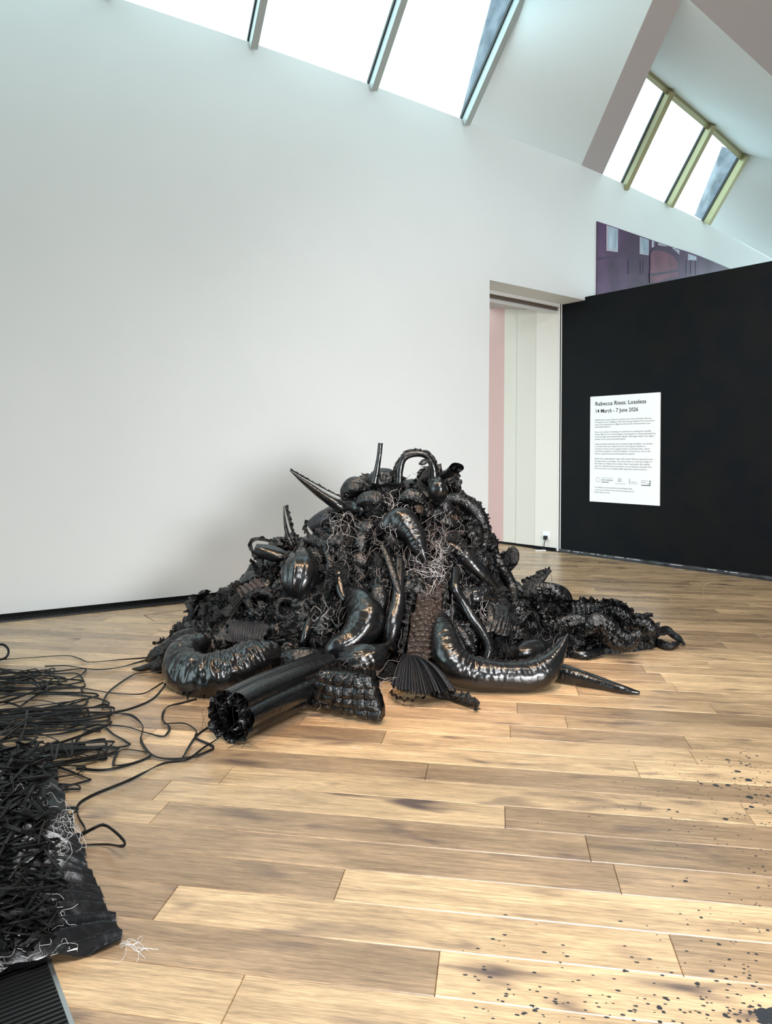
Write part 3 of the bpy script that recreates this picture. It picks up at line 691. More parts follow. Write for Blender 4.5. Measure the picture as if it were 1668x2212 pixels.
spots_ = [(700, 1130, 40, 22), (845, 1120, 22, 26), (930, 1225, 26, 80), (960, 1180, 40, 26), (1050, 1310, 25, 22), (960, 1110, 40, 16), (710, 1220, 45, 26), (800, 1200, 45, 16), (630, 1230, 40, 12), (590, 1280, 40, 16), (1010, 1150, 30, 18), (900, 1320, 40, 14), (1080, 1370, 22, 14), (690, 1340, 40, 12), (1190, 1330, 30, 8)]
for x, y, R, m in spots_:
    for _ in range(int(m*.6)): thread_geo(gp, scrawl((x, y), R), random.uniform(.0004, .0008))
for _ in range(120):
    x, y = random.gauss(850, 130), random.uniform(1060, 1330)
    if inside(x, y): thread_geo(gp if random.random() < .55 else gd, droop(x, y, random.uniform(30, 120), .09), random.uniform(.0005, .0009))
for _ in range(160):
    x, y = rnd_heap(); thread_geo(gd, scrawl((x, y), random.uniform(25, 60), 6, .05), random.uniform(.001, .002))
gw = G()
for x, y, R, m in [(932, 1232, 20, 22), (845, 1125, 14, 14), (705, 1130, 26, 14), (848, 1090, 12, 10), (1048, 1318, 14, 10), (700, 1335, 14, 8)]:
    for _ in range(m): thread_geo(gw, scrawl((x, y), R, 7, .16), random.uniform(.0004, .0007))
obj('white_thread_clusters', gw, mat('white_cotton_thread', (.72, .70, .72), .6), heap, kind='stuff')
obj('pale_threads', gp, M_thread, heap, kind='stuff'); obj('dark_threads', gd, M_threadd, heap, kind='stuff')
# cords over the heap
def heap_cord(pts, off=.07, w=.012, seed=0, hgt=None):
    g = G(); ribbon_geo(g, [on_heap(x, y, off) for x, y in pts], w, .005, 2, seed); return g
cordsH = [[(560, 1260), (520, 1300), (480, 1350), (440, 1410), (410, 1460), (395, 1500)], [(540, 1270), (500, 1330), (450, 1370), (380, 1440), (356, 1480)], [(700, 1290), (620, 1330), (520, 1370), (430, 1420), (380, 1450)],
          [(520, 1290), (470, 1380), (420, 1440), (405, 1510)], [(680, 1240), (700, 1300), (640, 1350), (560, 1370), (500, 1440), (440, 1505)], [(500, 1270), (470, 1320), (455, 1380), (400, 1430)], [(710, 1230), (725, 1170), (735, 1110)],
          [(620, 1200), (600, 1260), (585, 1300)], [(850, 1330), (890, 1360), (905, 1400)], [(640, 1310), (610, 1350), (540, 1360), (470, 1345)]]
for i, pts in enumerate(cordsH): obj('cord', heap_cord(pts, .06, .013, i), M_fab, heap, smooth=True)

def piece(name, label, cat, geos, loc=None):
    """geos: list of (part_name, geo, material). one part -> single mesh thing"""
    V = np.concatenate(geos[0][1].V); c = V.mean(0); base = np.array([c[0], c[1], V[:, 2].min()])
    t = thing(name, label, cat, base)
    for nm, g, m in geos: obj(nm, g, m, t, smooth=True)
    return t
def hp(pts, offs): 
    offs = offs if hasattr(offs, '__len__') else [offs]*len(pts); return [on_heap(x, y, o) for (x, y), o in zip(pts, offs)]
def fl(pts, hs, ): 
    hs = hs if hasattr(hs, '__len__') else [hs]*len(pts); return [at(x, y, h) for (x, y), h in zip(pts, hs)]
def dp(pts, zz):
    zz = zz if hasattr(zz, '__len__') else [zz]*len(pts); return [depth(x, y, z) for (x, y), z in zip(pts, zz)]
def px2m(r, z): return r*z/F_PX
def T(name, label, cat, P, rad, frill=None, mat_=None, part='skin', extra=None, **kw):
    g = G(); D, N, B, RR = tube_geo(g, P, rad, **kw); L = [(part, g, mat_ or M_taut)]
    if frill:
        f = G(); a, wd, am = frill; O = N*math.cos(a)+B*math.sin(a); R0 = np.interp(np.arange(len(D)), np.arange(len(D)), RR.mean(1))
        st = max(1, len(D)//8); pp = (D+O*R0[:, None]*.95)[::st]; ruffle_geo(f, pp, O[::st], wd, am, 150, 5); L.append(('seam_frill', f, M_crum))
    if extra: L += extra
    return piece(name, label, cat, L)

# --- spikes and upright forms on top
T('film_spike', 'long black plastic spike pointing up left from the upper left of the heap', 'spike', dp([(626, 1016), (655, 1040), (690, 1066), (730, 1092), (750, 1105)], [5.45, 5.5, 5.5, 5.5, 5.55]), [.004, .028, .05, .066, .05], frill=(.5, .012, .006), wr=.1, flat=.6, step=.008, seed=3)
T('film_horn', 'short upright leaf-shaped black horn with a torn edge, left shoulder of the heap', 'spike', dp([(613, 1093), (615, 1120), (620, 1150), (632, 1178)], 5.45), [.006, .022, .036, .05], frill=(0, .025, .012), flat=.45, wr=.15, step=.006, seed=4, mat_=M_bag)
T('film_stick', 'thin upright black plastic tube standing at the very top of the heap', 'tube', dp([(822, 957), (820, 980), (815, 1010), (808, 1045)], 5.5), [.018, .019, .021, .03], wr=.12, nv=16, step=.006, caps=(0, 1), seed=6)
T('handle_loop', 'black puckered plastic hoop like a bag handle on top of the heap', 'loop', dp([(862, 1045), (864, 1015), (872, 990), (895, 980), (920, 984), (935, 1005), (938, 1030), (934, 1050)], [5.5]*8), [.026, .027, .026, .025, .025, .028, .028, .03], frill=(3.1, .014, .007), wr=.2, nv=18, step=.006, seed=8)
g = G()
for i in range(5): ribbon_geo(g, dp([(905, 1002), (915, 992+i*3), (930, 996), (925, 1010+i*4), (908, 1030+i*2), (895+i*9, 1060)], 5.42), .010, .005, 3, i)
piece('cord_knot', 'black cord knotted around the right leg of the hoop on top', 'cord', [('strand', g, M_fab)])
g = G(); tube_geo(g, dp([(940, 1035), (958, 1028), (975, 1020), (986, 1010)], [5.55, 5.5, 5.45, 5.4]), [.03, .05, .062, .072], step=.008, flat=.55, caps=(1, 0), wr=.2, seed=9)
f = G(); ruffle_geo(f, dp([(962, 1016), (975, 1010), (990, 1006), (986, 1022), (978, 1045), (984, 1062)], 5.4), -FW+RT, .03, .014, 150, 3)
piece('film_funnel', 'black plastic funnel with ragged open mouth pointing right, right of the hoop', 'funnel', [('skin', g, M_bag), ('torn_rim', f, M_crum)])
T('film_ball', 'small taut black plastic ball with a bright star of creases below the funnel', 'ball', dp([(948, 1030), (946, 1043), (946, 1058), (948, 1072), (950, 1082)], [5.42, 5.38, 5.36, 5.4, 5.45]), [.006, .055, .072, .056, .006], gather=.35, wr=.05, step=.006, nv=40, seed=10)
g = G(); ruffle_geo(g, dp([(985, 1060), (1005, 1075), (1030, 1092), (1046, 1120), (1052, 1150), (1050, 1185)], [5.5, 5.55, 5.6, 5.6, 5.6, 5.55]), UP+RT, .035, .015, 150, 4)
g2 = G(); tube_geo(g2, dp([(960, 1075), (995, 1080), (1020, 1095), (1038, 1120), (1045, 1150), (1040, 1190)], 5.6), [.04, .05, .055, .055, .05, .04], step=.01, wr=.2, seed=12)
piece('frilled_roll', 'frilled black plastic roll curving down the right shoulder of the heap', 'roll', [('roll', g2, M_bag), ('torn_frill', g, M_crum)])
# --- upper face
T('bent_tube', 'fat bent black tube with pointed end and warm highlight, upper middle of the heap', 'tube', hp([(815, 1150), (838, 1135), (868, 1128), (893, 1152), (908, 1185), (922, 1218)], [.03, .10, .13, .14, .13, .10]), [.035, .075, .105, .085, .055, .008], wr=.15, nv=40, step=.007, seed=14, lump=.06)
T('flat_tube', 'narrow creased black tube hanging down the middle of the heap', 'tube', hp([(826, 1178), (838, 1205), (852, 1245), (866, 1290), (870, 1320)], [.14, .15, .16, .16, .12]), [.022, .03, .03, .024, .012], wr=.3, flat=.6, nv=20, step=.006, seed=15, mat_=M_bag)
T('leg_tube', 'long leg-like black tube bending down the middle to a pinched ankle', 'tube', hp([(862, 1210), (862, 1260), (860, 1300), (848, 1345), (843, 1385), (855, 1405)], [.08, .12, .14, .16, .14, .08]), [.035, .042, .05, .058, .04, .02], wr=.12, nv=30, step=.008, seed=16)
T('barrel_cushion', 'short dark barrel cushion at the foot of the long spike', 'cushion', hp([(722, 1098), (735, 1092), (755, 1095), (778, 1100), (790, 1106)], .06), [.012, .055, .068, .055, .01], gather=.25, wr=.12, step=.006, nv=34, seed=17)
g = G(); tube_geo(g, hp([(672, 1142), (690, 1128), (708, 1115), (722, 1108)], [.08, .08, .06, .02]), [.06, .068, .062, .04], rings=(.012, .08), wr=.03, step=.004, nv=30, caps=(0, 1), seed=18)
f = G(); ruffle_geo(f, hp([(668, 1125), (664, 1142), (676, 1160), (690, 1165)], .1), -RT, .03, .012, 140, 5)
piece('ribbed_funnel', 'finely ribbed grey-black funnel under the long spike, draped with pale threads', 'funnel', [('ribbed_skin', g, M_mesh), ('torn_rim', f, M_crum)])
g = G(); patch_geo(g, hp([(895, 1085), (985, 1095), (1000, 1130), (905, 1110)], .08), 'pleat', 90, 24, .022, (12, 1), seed=19, th=.01)
piece('rib_cage_form', 'black rib-cage form in painted warm light, below the small ball', 'form', [('panel', g, M_warm_lit)])
for (nm, lb, pts, rad, off, sd) in [
    ('crushed_cushion', 'crushed black cushion left of the upright stick', [(742, 1082), (752, 1064), (772, 1052), (800, 1056)], [.02, .07, .08, .03], .03, 21),
    ('folded_cushion', 'folded black cushion just under the base of the upright stick', [(795, 1055), (812, 1040), (838, 1034), (862, 1050)], [.02, .07, .07, .03], .02, 22),
    ('creased_cushion', 'creased black cushion below the crushed ones near the top', [(770, 1088), (792, 1080), (818, 1080), (835, 1090)], [.02, .06, .065, .02], .18, 23),
    ('slumped_cushion', 'slumped dark cushion between the hoop and the bent tube', [(860, 1080), (882, 1072), (905, 1076), (922, 1088)], [.02, .065, .065, .02], .16, 24)]:
    T(nm, lb, 'cushion', dp(pts, 5.62-off), rad, gather=.4, wr=.3, step=.006, nv=40, seed=sd, mat_=M_bag, lump=.1)
# --- right flank
T('diagonal_tube', 'shiny tapering black tube sloping down the right flank', 'tube', hp([(968, 1175), (995, 1195), (1022, 1220), (1050, 1250), (1080, 1290), (1088, 1305)], [.06, .10, .12, .12, .10, .04]), [.03, .058, .062, .05, .036, .03], frill=(2.4, .02, .01), wr=.14, nv=32, step=.008, seed=25)
T('dark_arm_tube', 'dark creased tube crossing behind the shiny one on the right flank', 'tube', hp([(1060, 1185), (1085, 1225), (1105, 1265), (1112, 1310), (1118, 1345)], [.02, .06, .08, .08, .05]), [.04, .045, .045, .04, .03], wr=.3, nv=26, step=.007, seed=26, mat_=M_bag)
T('wavy_tube', 'wavy thin black tube snaking down beside the big tusk', 'tube', hp([(985, 1230), (983, 1270), (1000, 1300), (1020, 1335), (1045, 1370), (1056, 1400), (1050, 1425)], [.08, .12, .13, .15, .17, .17, .14]), [.035, .038, .034, .036, .036, .034, .03], wr=.2, nv=24, step=.007, seed=27)
T('upright_bag', 'upright crumpled black bag standing off the right shoulder against the floor', 'bag', dp([(1075, 1255), (1085, 1235), (1098, 1212), (1105, 1192), (1100, 1186)], 5.75), [.05, .062, .07, .055, .02], wr=.4, gather=.4, nv=34, step=.006, seed=28, mat_=M_crum, lump=.2)
g = G(); tube_geo(g, dp([(1140, 1310), (1150, 1280), (1165, 1255), (1180, 1240), (1192, 1233)], 5.75), [.09, .085, .05, .03, .006], wr=.4, gather=.4, nv=34, step=.007, seed=29, lump=.2)
f = G(); ruffle_geo(f, dp([(1130, 1262), (1150, 1250), (1170, 1240), (1190, 1232)], 5.7), UP, .03, .016, 140, 6); thread_geo(f, dp([(1184, 1234), (1190, 1240), (1192, 1255), (1190, 1268)], 5.7), .0015)
piece('peaked_bag', 'peaked crumpled black bag with a torn tip, right of the upright bag', 'bag', [('skin', g, M_crum), ('torn_frill', f, M_crum)])
T('sloping_bag', 'smooth-sided sloping black bag between the peaked bag and the ribbed pad', 'bag', dp([(1150, 1270), (1185, 1275), (1215, 1290), (1235, 1310)], 5.7), [.03, .075, .07, .03], wr=.3, gather=.4, nv=34, step=.007, seed=30, mat_=M_bag, lump=.12)
g = G(); patch_geo(g, [depth(1232, 1300, 5.7), depth(1285, 1302, 5.7), depth(1288, 1342, 5.55), depth(1232, 1345, 5.55)], 'quilt', 70, 50, .03, (5, 5), seed=31, bulge=.03, th=.05)
piece('ribbed_pad', 'small quilted black pad in upright rolls, on the right-hand tail', 'pad', [('pad', g, M_bag)])
for (nm, lb, pts, z, rad, sd) in [
    ('crumpled_bag', 'crumpled black bag at mid tail, just right of the quilted pad', [(1280, 1330), (1310, 1320), (1345, 1325), (1370, 1345)], 5.6, [.03, .085, .08, .03], 33),
    ('star_knotted_bag', 'black bag drawn into a star knot at the front of the right-hand tail', [(1255, 1370), (1290, 1350), (1325, 1372), (1355, 1385), (1385, 1365)], 5.45, [.03, .08, .085, .07, .02], 34),
    ('flat_bag', 'flattened black bag under the quilted pad', [(1170, 1345), (1210, 1350), (1250, 1345), (1275, 1350)], 5.5, [.02, .06, .06, .02], 35),
    ('end_bag', 'small crumpled black bag near the right end of the tail', [(1345, 1350), (1375, 1345), (1400, 1355), (1412, 1372)], 5.6, [.03, .065, .06, .02], 36)]:
    T(nm, lb, 'bag', dp(pts, z), rad, gather=.6, wr=.5, step=.005, nv=56, seed=sd, mat_=M_bag, lump=.12, frill=(.9+sd % 3*.5, .035, .018))
g = G(); ruffle_geo(g, dp([(1385, 1375), (1392, 1350), (1396, 1322)], 5.6), RT, .05, .016, 130, 7); ruffle_geo(g, dp([(1388, 1375), (1393, 1350), (1396, 1324)], 5.6), -RT-FW, .03, .016, 130, 8)
piece('frilled_tip', 'upright frilled plastic tip on the right-hand tail', 'frill', [('frill', g, M_crum)])
g = G(); tube_geo(g, fl([(1405, 1385), (1415, 1370), (1440, 1363), (1465, 1378), (1480, 1393)], [.08, .10, .09, .05, .02]), [.03, .034, .03, .028, .006], wr=.4, nv=22, step=.006, seed=37, lump=.2); tube_geo(g, fl([(1410, 1378), (1430, 1392), (1450, 1396), (1468, 1386)], [.03]*4), [.02, .03, .03, .01], wr=.4, nv=20, step=.006, seed=38, lump=.2)
piece('twisted_end_loop', 'twisted black plastic loop at the far right tip of the tail', 'loop', [('skin', g, M_crum)])
T('thin_crescent', 'thin crescent tube lying on the floor below the right-hand tail', 'tube', fl([(1228, 1395), (1235, 1408), (1262, 1415), (1290, 1408), (1302, 1395)], [.06, .04, .03, .04, .06]), [.012, .032, .036, .03, .012], frill=(1.6, .018, .008), wr=.1, step=.007, seed=39)
T('short_drum', 'short fat black cushion with a smooth bright face behind the big tusk', 'cushion', fl([(1105, 1420), (1120, 1418), (1145, 1414), (1175, 1410), (1190, 1408)], [.10, .12, .13, .12, .10]), [.02, .085, .1, .085, .02], gather=.2, wr=.08, step=.008, nv=40, seed=40)
T('round_cushion', 'plump black cushion high on the right, above the hanging pleats', 'cushion', hp([(1000, 1300), (1015, 1290), (1040, 1290), (1062, 1300), (1070, 1308)], .07), [.02, .065, .08, .065, .015], gather=.3, wr=.12, step=.007, nv=36, seed=41)
g = G(); patch_geo(g, hp([(1052, 1300), (1095, 1300), (1100, 1375), (1048, 1365)], [.16, .16, .2, .2]), 'pleat', 70, 40, .022, (6, 1), seed=42, th=.015, bulge=.05)
f = G(); ruffle_geo(f, hp([(1045, 1290), (1070, 1282), (1098, 1292)], .18), UP-FW, .03, .015, 120, 9)
for _ in range(20): x = random.uniform(1050, 1105); thread_geo(f, hp([(x, 1365), (x+random.uniform(-6, 6), 1390), (x+random.uniform(-8, 8), 1420)], .2), .0015)
piece('pleated_bundle', 'hanging bundle of glossy striped pleats with fringe, right of the wavy tube', 'bundle', [('pleats', g, M_bag), ('fringe', f, M_crum)])
# --- the big tusk and the floor spike
T('crescent_tusk', 'large smooth black crescent lying at the front right, pointed tip raised', 'tusk',
  [depth(950, 1335, 4.98), depth(958, 1375, 4.84), depth(975, 1425, 4.72), depth(1020, 1453, 4.68), depth(1080, 1460, 4.67), depth(1140, 1460, 4.68), depth(1178, 1445, 4.70), depth(1205, 1412, 4.74), depth(1228, 1368, 4.80)],
  [.06, .095, .112, .100, .094, .098, .092, .05, .005], frill=(-1.3, .012, .004), wr=.09, nv=64, step=.008, seed=43, lump=.02, seam=.0)
T('floor_spike', 'tapering black spike flat on the floor, pointing right from under the tusk', 'spike', fl([(1170, 1440), (1220, 1456), (1290, 1474), (1340, 1488), (1382, 1497)], [.08, .06, .04, .03, .015]), [.08, .062, .042, .028, .010], frill=(1.2, .016, .007), wr=.12, step=.007, seed=44)
# --- centre front
T('comma_cushion', 'big comma-shaped glossy black cushion, centre left front', 'cushion', hp([(745, 1275), (775, 1300), (790, 1340), (765, 1380), (725, 1405), (695, 1420)], [.03, .12, .16, .18, .2, .16]), [.05, .10, .135, .11, .09, .02], wr=.15, gather=.2, nv=46, step=.008, seed=45)
T('knotted_bag', 'round black bag tied off in a gathered knot, centre front on the floor', 'bag', hp([(728, 1432), (745, 1430), (775, 1432), (808, 1420), (832, 1398), (842, 1388)], [.18, .22, .26, .26, .22, .18]), [.02, .095, .12, .1, .03, .02], wr=.1, gather=.4, nv=52, step=.007, seed=46)
g = G(); patch_geo(g, hp([(905, 1255), (962, 1262), (935, 1430), (870, 1425)], [.1, .1, .16, .18]), 'smock', 60, 120, .03, (4, 16), seed=47, th=.03, bulge=.05)
f = G(); ruffle_geo(f, hp([(905, 1255), (888, 1310), (880, 1370), (868, 1425)], .14), -RT-FW*.5, .03, .015, 140, 10); ruffle_geo(f, hp([(962, 1262), (955, 1320), (945, 1370), (938, 1430)], .14), RT-FW*.5, .025, .015, 140, 11)
piece('smocked_panel', 'long scaly smocked strip of black plastic hanging down centre right', 'panel', [('panel', g, M_warm_lit), ('torn_frill', f, M_crum)])
# fan skirt with trailing tail
g = G(); A0 = on_heap(885, 1412, .22)
cen = A0; rows = []
for i, t in enumerate(np.linspace(0, 1, 90)):
    q = at(843+t*140, 1502+14*math.sin(t*3)-2*t, .02+.03*abs(math.sin(t*60))); rows.append([cen*(1-s)+q*s+UP*(.10*math.sin(s*2.6))*(1-.3*t)+UP*.012*s*math.sin(t*90) for s in np.linspace(.15, 1, 26)])
R_ = np.array(rows); idx = np.arange(90*26).reshape(90, 26); g.add(R_.reshape(-1, 3), np.stack([idx[:-1, :-1], idx[1:, :-1], idx[1:, 1:], idx[:-1, 1:]], -1).reshape(-1, 4))
f = G(); ruffle_geo(f, fl([(846, 1498), (870, 1512), (905, 1508), (940, 1495), (980, 1508), (1015, 1518), (1030, 1533)], [.03, .03, .05, .07, .05, .05, .01]), -FW+UP*.4, .03, .016, 130, 12)
ruffle_geo(f, fl([(940, 1495), (980, 1504), (1015, 1514), (1032, 1528)], [.07, .05, .04, .01]), UP+FW, .035, .016, 130, 13)
tube_geo(f, fl([(935, 1490), (975, 1504), (1010, 1516), (1026, 1522), (1030, 1534)], [.05, .03, .03, .03, .01]), [.04, .025, .02, .016, .006], wr=.4, nv=18, step=.006, seed=50, lump=.2)
hollow_fill = G(); tube_geo(hollow_fill, fl([(862, 1478), (885, 1474), (910, 1470), (940, 1466)], [.04, .05, .06, .06]), [.04, .06, .07, .06], wr=.4, gather=.3, nv=36, step=.007, seed=51, lump=.1)  # dark mass added to stand for the shaded hollow under the fan
piece('pleated_fan', 'fan-shaped pleated black skirt with a frilled tail trailing right across the floor', 'fan', [('pleats', g, M_mesh), ('frilled_tail', f, M_crum), ('lining', hollow_fill, M_crum)])
g = G(); c4 = [at(668, 1524, .03), at(826, 1560, .02), at(806, 1462, .26), at(690, 1450, .28)]
patch_geo(g, c4, 'quilt', 120, 100, .026, (6, 4), seed=52, th=.05, bulge=.03, rag=.1)
f = G(); 
for _ in range(70):
    x, y = random.uniform(675, 825), random.uniform(1448, 1500); a = random.uniform(0, 6.3); pts = []
    for i in range(6):
        a += random.uniform(-1, 1.2); pts.append((x, y)); x += 12*math.cos(a); y += 10*math.sin(a)
    hgt = lambda yy: np.interp(yy, [1435, 1545], [4.58, 4.15]); P_ = [depth(xx, yy, float(hgt(yy))-.06) for xx, yy in pts]; thread_geo(f, P_, .0009)
for i in range(14): x = 778+i*.6; thread_geo(f, [depth(772, 1484+i*4, 4.30-i*.012), depth(785, 1483+i*4, 4.28-i*.012), depth(797, 1485+i*4, 4.30-i*.012)], .0022)
ff = G(); ruffle_geo(ff, [c4[3], (c4[3]+c4[2])/2+UP*.02, c4[2]], UP-FW, .05, .02, 110, 14)
piece('quilted_pad', 'black quilted square pad covered in pale threads, leaning on the heap at centre front', 'pad', [('quilting', g, M_bag), ('loose_threads', f, M_thread), ('torn_frill', ff, M_crum)])
# ribbed sleeve with open mouth
P_ = [at(502, 1545, .135), at(552, 1520, .137), at(605, 1496, .14), at(668, 1468, .145), at(700, 1452, .15)]
g = G(); D, N, B, RR = tube_geo(g, P_, [.132, .136, .138, .135, .13], ribs=6, wr=.05, nv=84, step=.012, caps=(0, 1), seed=54, lump=.01, flat=.92)
gi = G(); tube_geo(gi, [P_[0]+(P_[1]-P_[0])*.02, P_[1], P_[2]], [.105, .1, .08], ribs=6, wr=.1, nv=50, step=.012, caps=(0, 1), seed=55, lump=.1)
f = G()
ax = (P_[1]-P_[0]); ax /= np.linalg.norm(ax)
for rr, sd in ((.12, 1), (.108, 2), (.095, 3)):
    ring = [P_[0]+N[0]*rr*math.cos(a)*.92+B[0]*rr*math.sin(a) for a in np.linspace(0, 2*math.pi, 17)]; outd = np.array([(-ax*.5+(q-P_[0])/rr*(.8-.5*sd)) for q in ring])
    ruffle_geo(f, ring, outd, .035, .018, 110, 60+sd)
sm = G()
for a in range(7):
    ang = (a)*2*math.pi/7; 
    thread_geo(sm, [D[i]+N[i]*RR[i].min()*.98*math.cos(ang)*.92+B[i]*RR[i].min()*.98*math.sin(ang) for i in range(0, len(D), 6)], .0015)
for _ in range(16):
    a = random.uniform(0, 6.3); q = P_[0]+N[0]*.13*math.cos(a)+B[0]*.13*math.sin(a); thread_geo(sm, [q, q-ax*.04+RT*random.uniform(-.04, .04)-UP*.03, np.array([q[0], q[1], 0])-ax*.05+RT*random.uniform(-.1, .1)+UP*max(.003, q[2]-.12)], .0009)
piece('ribbed_sleeve', 'thick open-ended sleeve of padded black ribs lying on the floor, front left', 'sleeve', [('ribbed_skin', g, M_taut), ('lining', gi, M_crum), ('ruffled_mouth', f, M_bag), ('stitching', sm, M_threadd)])
# --- left front
T('curved_bolster', 'huge U-bent glossy black bolster on the floor at the left front', 'bolster', [depth(440, 1385, 5.0), depth(402, 1408, 4.9), depth(398, 1445, 4.74), depth(442, 1460, 4.62), depth(500, 1452, 4.62), depth(555, 1425, 4.72), depth(600, 1402, 4.8)],
  [.06, .11, .135, .145, .15, .14, .06], wr=.26, nv=72, step=.008, seed=56, seam=.25, lump=.03)
T('wedge_cushion', 'wedge-shaped crumpled black cushion between bolster and knotted bag', 'cushion', hp([(590, 1425), (615, 1425), (648, 1422), (678, 1415), (688, 1405)], [.16, .2, .22, .2, .16]), [.02, .08, .095, .07, .02], gather=.3, wr=.3, flat=.8, step=.007, nv=40, seed=57, mat_=M_bag, lump=.12)
T('tied_cushion', 'large round black cushion cinched at its top with cords, upper left of the heap', 'cushion', hp([(645, 1190), (648, 1210), (650, 1240), (645, 1268), (640, 1282)], [.04, .13, .16, .14, .06]), [.02, .10, .15, .12, .02], gather=.5, wr=.12, step=.006, nv=64, seed=58)
T('left_lobe', 'rounded black cushion lobe left of the cinched cushion', 'cushion', hp([(585, 1240), (590, 1222), (602, 1205), (618, 1195)], [.05, .08, .1, .05]), [.02, .075, .08, .02], gather=.3, wr=.15, step=.007, nv=40, seed=59)
g = G(); tube_geo(g, dp([(622, 1205), (600, 1200), (575, 1192), (552, 1186)], 5.5), [.06, .085, .08, .06], flat=.7, caps=(1, 0), wr=.2, step=.007, seed=61)
f = G(); ruffle_geo(f, dp([(600, 1176), (575, 1170), (555, 1168), (545, 1174), (548, 1188), (556, 1202), (562, 1212)], 5.45), -RT+UP*.3, .03, .014, 130, 15)
piece('jagged_horn', 'blunt black horn with jagged torn rim, sticking out upper left', 'horn', [('skin', g, M_taut), ('torn_rim', f, M_crum)])
g = G(); patch_geo(g, hp([(508, 1275), (560, 1252), (590, 1280), (520, 1300)], [.08, .1, .1, .08]), 'pleat', 60, 50, .02, (5, 1), seed=62, th=.01, bulge=.04)
piece('net_scrap', 'brownish see-through net scrap on the left flank', 'net', [('net', g, M_net)])
for (nm, lb, c, R, sd) in [('open_mouth', 'dark open plastic mouth with frilled rim, left flank under the net scrap', (563, 1302), 26, 63), ('frilled_ring', 'small round frilled ring opening in the middle left of the heap', (618, 1315), 22, 64)]:
    g = G(); z = (on_heap(*c, .12)-EY)@FW; ring = [depth(c[0]+R*math.cos(a), c[1]+R*math.sin(a)*.95, z-.02*math.sin(a)) for a in np.linspace(0, 2*math.pi, 13)]
    tube_geo(g, ring, [.022]*13, wr=.4, nv=16, step=.006, caps=(0, 0), seed=sd, lump=.2)
    f = G(); outd = np.array([q-depth(*c, z)-FW*.02 for q in ring]); ruffle_geo(f, ring, outd, .03, .015, 130, sd)
    h_ = G(); tube_geo(h_, [depth(*c, z), depth(*c, z+.10), depth(*c, z+.18)], [px2m(R, z), px2m(R, z)*.8, .01], wr=.2, nv=24, step=.01, caps=(0, 1), seed=sd)
    piece(nm, lb, 'opening', [('rim', g, M_crum), ('frill', f, M_crum), ('lining', h_, M_bag)])
g = G(); patch_geo(g, hp([(495, 1340), (585, 1350), (560, 1400), (490, 1385)], [.14, .14, .18, .16]), 'pleat', 110, 50, .016, (16, 1), seed=65, th=.01, bulge=.05)
piece('pleated_mesh_scrap', 'finely pleated dark mesh scrap above the big bolster', 'scrap', [('mesh', g, M_mesh)])
T('crushed_lobe', 'long crumpled black lobe lying furthest left beside the heap', 'cushion', fl([(315, 1428), (350, 1410), (395, 1395), (430, 1375)], [.03, .10, .16, .24]), [.008, .08, .11, .08], wr=.45, gather=.3, step=.007, nv=40, seed=66, mat_=M_crum, lump=.14)
T('crumpled_lobe', 'second crumpled lobe, between the leftmost lobe and the bolster', 'cushion', fl([(345, 1440), (375, 1428), (410, 1405), (440, 1380)], [.04, .10, .16, .24]), [.01, .06, .09, .07], wr=.45, gather=.3, step=.007, nv=38, seed=67, mat_=M_crum, lump=.14)
T('braided_tail', 'short frayed braid of plastic pointing left from the heap', 'braid', fl([(285, 1445), (305, 1444), (328, 1438), (350, 1438)], [.01, .02, .03, .05]), [.004, .018, .024, .05], rings=(.02, .25), wr=.3, step=.005, nv=16, seed=68, mat_=M_crum, lump=.2)
T('small_tube_end', 'little smooth tube end poking out above the wedge cushion', 'tube', hp([(652, 1390), (660, 1370), (668, 1345), (672, 1332)], [.14, .14, .12, .08]), [.012, .028, .03, .028], wr=.12, nv=20, step=.006, seed=69)
T('peg_tube', 'short vertical dark tube left of the comma-shaped cushion', 'tube', hp([(730, 1235), (732, 1258), (738, 1282), (748, 1298)], .1), [.035, .036, .034, .03], wr=.12, nv=24, step=.007, seed=70)
g = G()
for i in range(22):
    a = random.uniform(-1, 1); ribbon_geo(g, hp([(535+a*20, 1275+random.uniform(-8, 8)), (500+a*18, 1310), (475+a*16, 1350), (455+a*14, 1390), (440+a*25, 1415)], .09+random.random()*.04), .011, .005, 2, i+40)
piece('cord_sheaf', 'sheaf of limp black cords streaming down the left flank', 'cords', [('strands', g, M_fab)])
for (nm, lb, pts, rad, off, sd) in [
    ('arc_strap', 'padded strap arching down left of the middle, above the comma-shaped cushion', [(700, 1180), (712, 1215), (708, 1255), (690, 1275)], [.03, .034, .03, .02], .08, 72),
    ('back_cushion', 'dark crushed cushion on the right shoulder, above the diagonal tube', [(985, 1125), (1005, 1130), (1030, 1150), (1045, 1175)], [.02, .07, .07, .03], .05, 73),
    ('low_cushion', 'dark smooth cushion low between wavy tube and smocked strip', [(985, 1345), (992, 1365), (1010, 1390), (1025, 1410)], [.02, .045, .05, .02], .14, 74),
    ('side_cushion', 'creased cushion beneath the ribbed funnel on the upper left', [(655, 1165), (685, 1170), (715, 1180), (735, 1185)], [.02, .06, .06, .02], .06, 75),
    ('central_cushion', 'sagging cushion between leg-like tube and comma-shaped cushion', [(800, 1260), (815, 1280), (820, 1310), (815, 1335)], [.02, .06, .06, .02], .08, 76)]:
    T(nm, lb, 'cushion' if 'cushion' in nm else 'strap', hp(pts, off), rad, gather=.25, wr=.25, step=.006, nv=36, seed=sd, mat_=M_bag, lump=.08)

